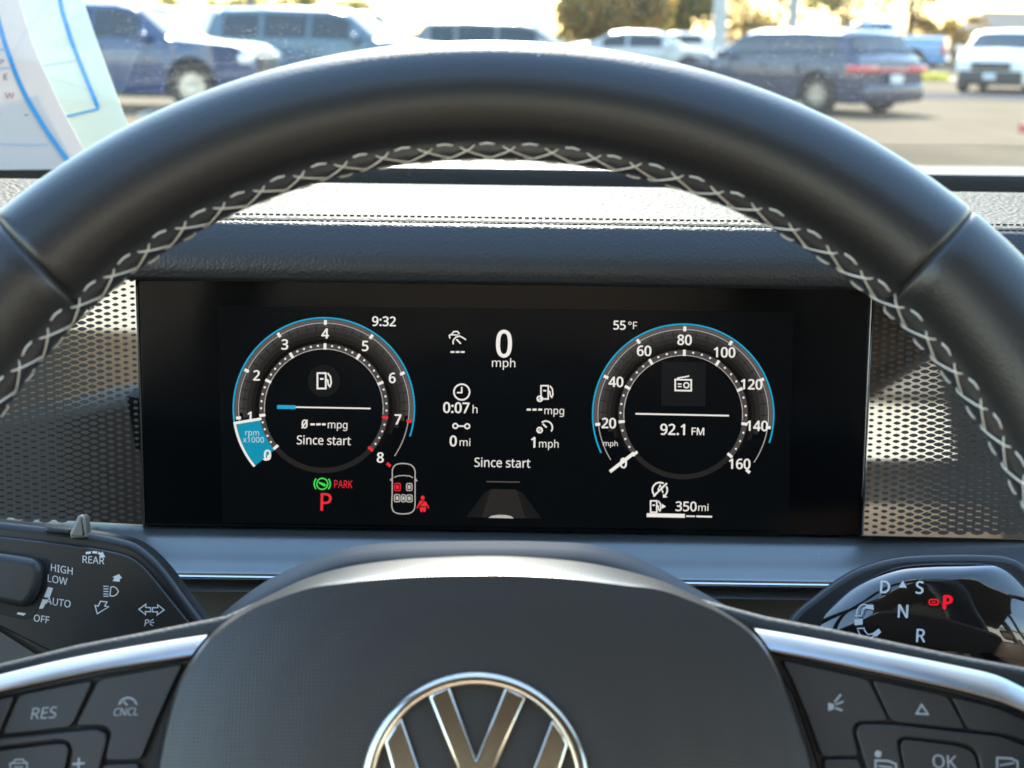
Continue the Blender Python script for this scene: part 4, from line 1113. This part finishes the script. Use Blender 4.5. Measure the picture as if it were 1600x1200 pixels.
bar([(-230, 1110), (-100, 1077), (0, 1052), (80, 1033), (160, 1017), (240, 1003), (321, 990)], [(-235, 1145), (-105, 1109), (0, 1083), (72, 1067), (148, 1051), (222, 1039), (297, 1028)], -.0290, .0042, 0)
sp('button_well', [(-200, 1142), (0, 1089), (150, 1056), (310, 1027), (285, 1085), (262, 1150), (240, 1260), (-60, 1260), (-200, 1230)], -.0332, .01, GAP, .0003, 1)
BW = -.0312; TH = .006
bs = [
 ('button', [(153.5, 1061), (287, 1036.5), (270, 1070), (243, 1130), (220, 1188), (163, 1189), (169, 1160), (173, 1147), (168, 1137), (155, 1134), (117, 1135.5)], .0009),
 ('button', [(29, 1085), (145, 1062.5), (111, 1136.5), (3, 1149)], .0009),
 ('button', [(-120, 1120), (23, 1086), (-4, 1150), (-140, 1168)], .0009),
 ('button', [(160, 1194), (219, 1193), (200, 1262), (140, 1262)], .0009),
 ('rocker', [(-150, 1174), (0, 1153.5), (150, 1138.5), (166, 1146), (166, 1158), (140, 1258), (98, 1258), (112, 1172), (106, 1160), (92, 1157), (0, 1168), (-150, 1190)], .0012),
 ('button', [(-150, 1196), (0, 1172.5), (90, 1161), (104, 1163), (107, 1172), (88, 1258), (-150, 1258)], .0007)]
for nm, P, bv in bs: sp(nm, P, BW + (.0006 if nm == 'rocker' else 0), TH, BUTTON, bv * .5, 3, r=10)
def pr(wt=None): return Sketch(FW, wt if wt is not None else BW + .0002)
def ptxt(t, c, cap, rot=0, shear=0, bold=0.0, mt=PRINTGREY, wid=1.0, wt=None, parent=sw, fr=None, name='button_marking'):
    s_ = Sketch(fr or FW, wt if wt is not None else BW + .00025); s_.text(t, c, cap, rot, shear, bold, wid); return s_.build(name, mt, parent)
ptxt('RES', (69, 1114), 17.5, -3, .25, .0)
ptxt('CNCL', (197, 1112), 12, -2, .2, .004, wid=.92)
s_ = pr(); s_.arc((200, 1104), 13, 15.2, 10, 170, 24).stroke([(193, 1096), (199, 1102)], 2.4)
for a in (30, 62, 90, 118, 150): s_.stroke([(200 + 11 * cos(rad(a)), 1104 - 11 * sin(rad(a))), (200 + 13 * cos(rad(a)), 1104 - 13 * sin(rad(a)))], 1.4)
s_.build('button_marking', PRINTGREY, sw)
s_ = pr(BW + .0009); s_.stroke([(123.5, 1184), (122.5, 1202)], 3.2).stroke([(113, 1194), (132.5, 1192.5)], 3.2).build('button_marking', PRINTGREY, sw)
s_ = pr(); s_.stroke([(17, 1204), (15.5, 1193), (20, 1192), (24, 1187), (36, 1186.5), (39, 1191), (42.5, 1192), (42, 1204)], 2.2).stroke([(20, 1193), (39, 1192)], 2).stroke([(22, 1199), (36, 1198.5)], 2).build('button_marking', PRINTGREY, sw)
# right side
sp('spoke', [(1080, 930), (1150, 950), (1200, 963), (1300, 982), (1400, 1003), (1500, 1024), (1600, 1042), (1740, 1078), (1840, 1110), (1840, 1300), (1700, 1500), (1080, 1500)], -.034, .02, SPOKE, .0025, 4)
bar([(1181, 980), (1240, 990), (1300, 1001), (1400, 1020), (1500, 1040), (1562, 1054), (1600, 1070), (1650, 1095), (1800, 1165)], [(1206, 1020), (1262, 1030), (1315, 1041), (1405, 1060), (1498, 1081), (1560, 1098), (1598, 1113), (1648, 1138), (1790, 1205)], -.0290, .0042, 0)
sp('button_well', [(1193, 1018), (1300, 1042), (1400, 1063), (1500, 1086), (1590, 1112), (1720, 1180), (1720, 1262), (1300, 1262), (1262, 1150), (1240, 1085)], -.0332, .01, GAP, .0003, 1)
bs = [
 ('button', [(1221, 1031), (1357, 1061), (1389, 1127), (1342, 1128), (1334, 1134), (1333, 1144), (1342, 1182), (1284, 1183), (1262, 1120), (1236, 1058)], .0009),
 ('button', [(1362.5, 1062), (1481, 1087), (1509, 1140), (1393.5, 1128)], .0009),
 ('button', [(1486, 1088), (1560, 1106), (1600, 1124), (1660, 1156), (1665, 1190), (1590, 1152), (1560, 1146), (1513.5, 1141)], .0009),
 ('button', [(1285, 1187), (1343, 1186), (1356, 1262), (1305, 1262)], .0009),
 ('rocker', [(1345, 1131), (1400, 1132.5), (1500, 1144), (1565, 1151), (1595, 1163), (1700, 1215), (1700, 1260), (1545, 1260), (1528, 1178), (1516, 1166), (1490, 1160), (1412, 1152), (1403, 1157), (1403, 1166), (1420, 1260), (1372, 1260), (1337, 1143)], .0012),
 ('button', [(1412, 1155), (1490, 1164), (1513, 1170), (1524, 1180), (1542, 1260), (1425, 1260), (1407, 1166)], .0007)]
for nm, P, bv in bs: sp(nm, P, BW + (.0006 if nm == 'rocker' else 0), TH, BUTTON, bv * .5, 3, r=10)
s_ = pr(); s_.poly([(1294, 1098), (1303, 1100), (1303, 1108), (1294, 1111)]).stroke([(1304, 1097), (1314, 1085)], 3).stroke([(1305, 1101), (1318, 1096)], 2.4).stroke([(1305, 1106), (1316, 1110)], 3).build('button_marking', PRINTGREY, sw)
s_ = pr(); s_.stroke([(1432, 1115), (1450, 1116), (1440, 1101)], 2.6, True).build('button_marking', PRINTGREY, sw)
ptxt('OK', (1476, 1190), 20, 3, -.1, .0)
s_ = pr(BW + .0009); s_.disc((1372, 1178), 5.5, 14).stroke([(1368, 1203), (1368, 1188), (1388, 1189), (1400, 1194), (1400, 1205)], 3).stroke([(1372, 1197), (1394, 1199)], 2.4).build('button_marking', PRINTGREY, sw)
s_ = pr(BW + .0009); s_.stroke([(1558, 1204), (1558, 1184), (1580, 1185), (1590, 1190), (1590, 1206)], 3).stroke([(1562, 1196), (1585, 1192)], 2.4).build('button_marking', PRINTGREY, sw)
# steering column behind the hub
FCv = [(-.075, -.085, -.28, -.032), (.075, -.085, -.28, -.032)]
colm = box('column_cover', (-.06, .06, -.10, .015, -.24, -.05), PLASTIC, sw, .015, 3)

# ================================================================== STALKS
o = CAM + ray(150, 920) * (.462 / ray(150, 920).y)
FS = facing(o, rad(17), rad(6))
stl = empty('light_stalk', FS.M, 'black column stalk printed with lamp, wiper and indicator symbols', 'stalk')
def st(name, poly, wt, th, mt, bev, segs, par=stl, fr=FS, **k): return plate(name, fr, poly, wt, th, mt, par, bev=bev, segs=segs, **k)
sk = smooth_pts([(-170, 800), (-60, 808), (0, 815), (80, 824), (150, 834), (190, 842), (215, 851), (242, 872), (265, 898), (292, 935), (330, 985)], 4) + [(336, 1040), (150, 1075), (70, 1035), (0, 990), (-60, 965), (-170, 940)]
st('shell', sk, -.002, .016, SATINBLACK, .0028, 5)
fc = smooth_pts([(-170, 822), (0, 839), (90, 849), (150, 857.5), (190, 866), (212, 876), (232, 894), (258, 926), (296, 973)], 4) + [(300, 1030), (150, 1052), (90, 1024), (0, 979), (-170, 925)]
st('face', fc, .0002, .004, mat('stalk_face', (.018, .017, .016), .36, bump=('noise', 1200, .08, .0003), var=(40, .1)), .0006, 2)
well = round_poly([(-40, 858), (18, 864), (80, 874), (72, 930), (52, 966), (34, 968), (-60, 944)], 7)
st('knob_well', well, .0004, .003, GAP, .0003, 1)
kn = round_poly([(-60, 858), (14, 866.5), (67, 876), (58, 928), (39, 952), (-80, 925)], 24, 8)
st('knob', kn, .0052, .005, mat('knob_plastic', (.03, .03, .031), .38, var=(40, .1)), .0026, 5)
PWT = .0005
def stx(t, c, cap, rot, sh=0, bold=.004, wid=.95): ptxt(t, c, cap, rot, sh, bold, PRINT, wid, PWT, stl, FS, 'marking')
stx('HIGH', (96.5, 889.5), 11, 10.5, -.15); stx('LOW', (90, 906), 11, 10.5, -.15); stx('AUTO', (91, 941), 11, 9, -.05); stx('OFF', (65, 967), 10.5, 9, -.05); stx('REAR', (146, 875), 11, 4, -.05)
def stroke_s(L_, name='marking'):
    s_ = Sketch(FS, PWT)
    for q in L_:
        if q[0] == 'p': s_.poly(q[1])
        else: s_.stroke(q[1], q[2], q[3] if len(q) > 3 else False)
    s_.build(name, PRINT, stl)
stroke_s([('p', [(75, 917), (83, 919), (77.5, 934), (68.5, 933)]), ('p', [(66.5, 936), (74.5, 937), (67, 951), (61, 951)])])
stroke_s([('p', [(28, 956.5), (41, 958.5), (37, 962), (26, 959.5)])])
stroke_s([('p', [(134, 862.5), (142, 861.5), (142, 865), (134, 866)]), ('p', [(144.5, 861), (152, 861.5), (152, 865), (144.5, 864.5)]), ('p', [(154, 862), (158, 864), (160, 861.5), (164.5, 870.5), (155, 870.5), (156.5, 867.5), (153, 865.5)])])
stroke_s([('p', [(186, 897), (191, 903.5), (187.5, 904), (187, 909), (176, 908), (179, 902.5), (175, 902)])])
stroke_s([('s', [(173, 917.5), (177, 916.5), (182, 919), (185, 924), (182, 929), (177, 931.5), (172, 931)], 1.6, True)] + [('s', [(161.5, y), (169.5, y + .3)], 1.4) for y in (916, 920, 924, 928, 931.5)])
stroke_s([('s', [(157, 939.5), (167, 940.5), (163.5, 947), (170, 948), (152, 959), (148.5, 946), (153.5, 947)], 1.7, True)])
stroke_s([('s', [(217, 952), (228, 944), (227.5, 949), (235.5, 949.5), (235, 956), (227, 955.5), (227.5, 960.5)], 1.7, True), ('s', [(256.5, 953), (246.5, 945), (246.5, 949.5), (238.5, 949.5), (238, 956), (246, 956), (245.5, 961)], 1.7, True)])
stx('P', (229.5, 973), 10, -6, .25); stroke_s([('s', [(233.5, 971.5), (240, 967.5)], 1.2), ('s', [(234, 973), (241, 972.5)], 1.2), ('s', [(233.5, 974.5), (239, 978)], 1.2)])
# small upright switch on the top of the stalk and a second one behind the left spoke
st('slide_switch', round_poly([(108, 833), (113, 823), (121, 806), (128, 804), (133, 808), (135.5, 840), (110, 842)], 2), .001, .008, mat('switch_grey', (.16, .15, .13), .3), .0012, 4)
st('switch_base', [(70, 822), (108, 828), (108, 836), (70, 832)], .0, .006, SATINBLACK, .0008, 2)

o = CAM + ray(1430, 950) * (.452 / ray(1430, 950).y)
FG = facing(o, rad(24), rad(-10))
gs = empty('gear_stalk', FG.M, 'glossy black gear selector stalk with D S N R marks and a red P', 'gear selector')
gk = smooth_pts([(1262, 1010), (1276, 968), (1300, 938), (1330, 912), (1362, 894), (1400, 881), (1440, 876), (1500, 874.5), (1550, 876), (1578, 884), (1602, 904), (1625, 935), (1640, 985)], 5) + [(1640, 1060), (1500, 1060), (1380, 1040)]
go = smooth_pts([(1215, 1000), (1240, 958), (1268, 934), (1300, 910), (1335, 889), (1372, 876), (1410, 868.5), (1460, 865.5), (1530, 865), (1580, 870), (1612, 890), (1650, 935), (1668, 985)], 5) + [(1668, 1080), (1480, 1080), (1340, 1060)]
plate('collar', FG, go, -.006, .02, SATINBLACK, gs, bev=.0025, segs=4)
# domed gloss face
P = [Vector(FG.px(x, y, -.004)[:2]) for x, y in gk]; c0 = sum(P, Vector((0, 0))) / len(P)
V = []; F = []; n = len(P); rg = [1, .985, .96, .92, .86, .78, .66, .5, .3, .1]
for k in rg:
    for p in P:
        q = c0 + (p - c0) * k; V.append((q.x, q.y, -.004 - .004 + .010 * (1 - k ** 3.2) + .0 * q.x))
for i in range(len(rg) - 1):
    for j in range(n): q = (j + 1) % n; F.append((i * n + j, i * n + q, (i + 1) * n + q, (i + 1) * n + j))
F.append(tuple(range((len(rg) - 1) * n, len(rg) * n)))
mesh('gloss_face', V, F, PIANO, gs, smooth=80)
GW = .0024
def gtx(t, c, cap, mt=PRINT, sh=0.0, bold=.022): ptxt(t, c, cap, 3, sh, bold, mt, .95, GW, gs, FG, 'marking')
gtx('D', (1383, 917), 19); gtx('S', (1437, 918), 19); gtx('N', (1411, 955), 20); gtx('R', (1439, 993), 20)
GLOW = emi('gear_lamp', (1, .02, .04), .8)
gtx('P', (1481, 941), 20.5, GLOW, bold=.05)
s_ = Sketch(FG, GW); s_.stroke(round_poly([(1452, 936.5), (1466, 937), (1466, 945), (1452, 944.5)], 3.5), 2.2, True).stroke([(1456, 940.7), (1462.5, 941)], 2).build('marking', GLOW, gs)
s_ = Sketch(FG, GW); s_.poly([(1404, 918), (1410.5, 907), (1417, 918.5)]).build('marking', PRINT, gs)
ar = smooth_pts([(1338, 960), (1341, 950), (1349, 944.5), (1357, 946)], 4)
s_ = Sketch(FG, GW); s_.stroke(ar, 1.8).stroke(smooth_pts([(1346, 960), (1349, 951), (1355, 949)], 4), 1.8).stroke([(1336, 962), (1346, 962)], 1.8).poly([(1354, 945), (1364.5, 945), (1365.5, 953), (1352, 950.5)])
s_.poly([(1335, 967.5), (1348, 967), (1348, 976), (1335, 977)])
s_.stroke(smooth_pts([(1340, 984), (1345, 993), (1353, 998), (1362, 996), (1369, 990)], 4), 1.8).stroke(smooth_pts([(1350, 983), (1356, 991), (1363, 990)], 4), 1.8).stroke([(1339, 982), (1351, 981.5)], 1.8).poly([(1361, 991), (1373, 982), (1377, 988), (1369, 995)])
s_.build('marking', PRINT, gs)

# ================================================================== PAPER SHEET AND ITS REFLECTION
def paper_mat(name, c, tr):
    M = bpy.data.materials.new(name); M.use_nodes = True; n = M.node_tree.nodes; L = M.node_tree.links
    b = n['Principled BSDF']; b.inputs['Base Color'].default_value = (*c, 1); b.inputs['Roughness'].default_value = .8
    t = n.new('ShaderNodeBsdfTranslucent'); t.inputs[0].default_value = (*c, 1); m_ = n.new('ShaderNodeMixShader'); m_.inputs[0].default_value = tr
    tc = n.new('ShaderNodeTexCoord'); nz = n.new('ShaderNodeTexNoise'); nz.inputs['Scale'].default_value = 14; nz.inputs['Detail'].default_value = 6
    bp = n.new('ShaderNodeBump'); bp.inputs['Strength'].default_value = .3; bp.inputs['Distance'].default_value = .004
    L.new(tc.outputs['Object'], nz.inputs['Vector']); L.new(nz.outputs[0], bp.inputs['Height']); L.new(bp.outputs[0], b.inputs['Normal']); L.new(bp.outputs[0], t.inputs['Normal'])
    L.new(b.outputs[0], m_.inputs[1]); L.new(t.outputs[0], m_.inputs[2]); L.new(m_.outputs[0], n['Material Output'].inputs[0])
    return M
BLUEP = mat('blue_ink', (.05, .33, .62), .7); INK = mat('black_ink', (.06, .05, .05), .7); REDI = mat('red_ink', (.45, .10, .08), .7); LBL = mat('pale_blue_ink', (.40, .52, .68), .7)
def sheet(name, fr, left, right, mt, label, curl, nrow=14, th=.0004):
    """left and right edges as rows of photo points, bent out of the plane by curl(u, v)"""
    L_ = smooth_pts(left, 5); R_ = smooth_pts(right, 5); n = min(len(L_), len(R_)); V = []; F = []; m_ = 10
    root = empty(name, fr.M, label, 'paper', 'paper sheets on the dashboard')
    for sd_ in (0, -th):
        for i in range(n):
            for j in range(m_ + 1):
                u = j / m_; x = L_[i][0] + (R_[i][0] - L_[i][0]) * u; y = L_[i][1] + (R_[i][1] - L_[i][1]) * u
                V.append(fr.px(x, y, curl(u, i / (n - 1)) + sd_))
    for s2 in (0, 1):
        b = s2 * n * (m_ + 1)
        for i in range(n - 1):
            for j in range(m_): a = b + i * (m_ + 1) + j; F.append((a, a + 1, a + m_ + 2, a + m_ + 1))
    mesh('sheet', V, F, mt, root, smooth='keep')
    return root
o = CAM + ray(60, 150) * (.88 / ray(60, 150).y)
FP1 = facing(o, rad(22), rad(20))
flat = lambda u, v: 0.0
s1 = sheet('paper_sheet', FP1, [(-240, -60), (-240, 60), (-240, 160), (-240, 268)], [(14, -60), (50, 62), (88, 150), (148, 264)], paper_mat('paper_warm', (.80, .72, .65), .3), 'curled white form with a blue border line and small print', flat)
s_ = Sketch(FP1, .0008); s_.stroke(smooth_pts([(-18, -30), (0, 42), (16, 92), (36, 142), (66, 194), (92, 232), (118, 266)], 5), 7).build('border_line', BLUEP, s1)
s_ = Sketch(FP1, .0008); s_.stroke([(-60, 81), (7, 77)], 2.5).stroke([(-60, 110), (16, 106)], 2.8).stroke([(-60, 224), (76, 226)], 1.6).build('ruled_line', LBL, s1)
for t, c, cap, mt in (('P', (2, 97), 9, INK), ('E', (9, 120), 9, INK), ('W', (15, 149), 9, REDI), ('-', (-2, 178), 10, INK), ('-', (41, 178), 13, INK)):
    s_ = Sketch(FP1, .0012); s_.text(t, c, cap, -4, 0, .0, 1.3).build('printed_mark', mt, s1)
o = CAM + ray(110, 120) * (.945 / ray(110, 120).y)
FP2 = facing(o, rad(30), rad(8))  # reflection of the curled form in the windscreen, built as a translucent sheet
s2 = sheet('paper_sheet', FP2, [(-20, -40), (-20, 60), (-20, 150), (-20, 240)], [(117, -40), (143, 40), (172, 120), (215, 236)], paper_mat('reflection_green', (.70, .74, .66), .45), 'pale green windscreen reflection of the curled form with its blue line, built as a sheet', flat)
s_ = Sketch(FP2, .0008); s_.stroke([(90, -20), (97, 18), (112, 66), (130, 112), (153, 168)], 6.5).stroke([(155, 170), (70, 190)], 3.4).build('border_line', BLUEP, s2)
s_ = Sketch(FP2, .0008); s_.stroke([(40, 107), (120, 94)], 1.5).build('ruled_line', LBL, s2)
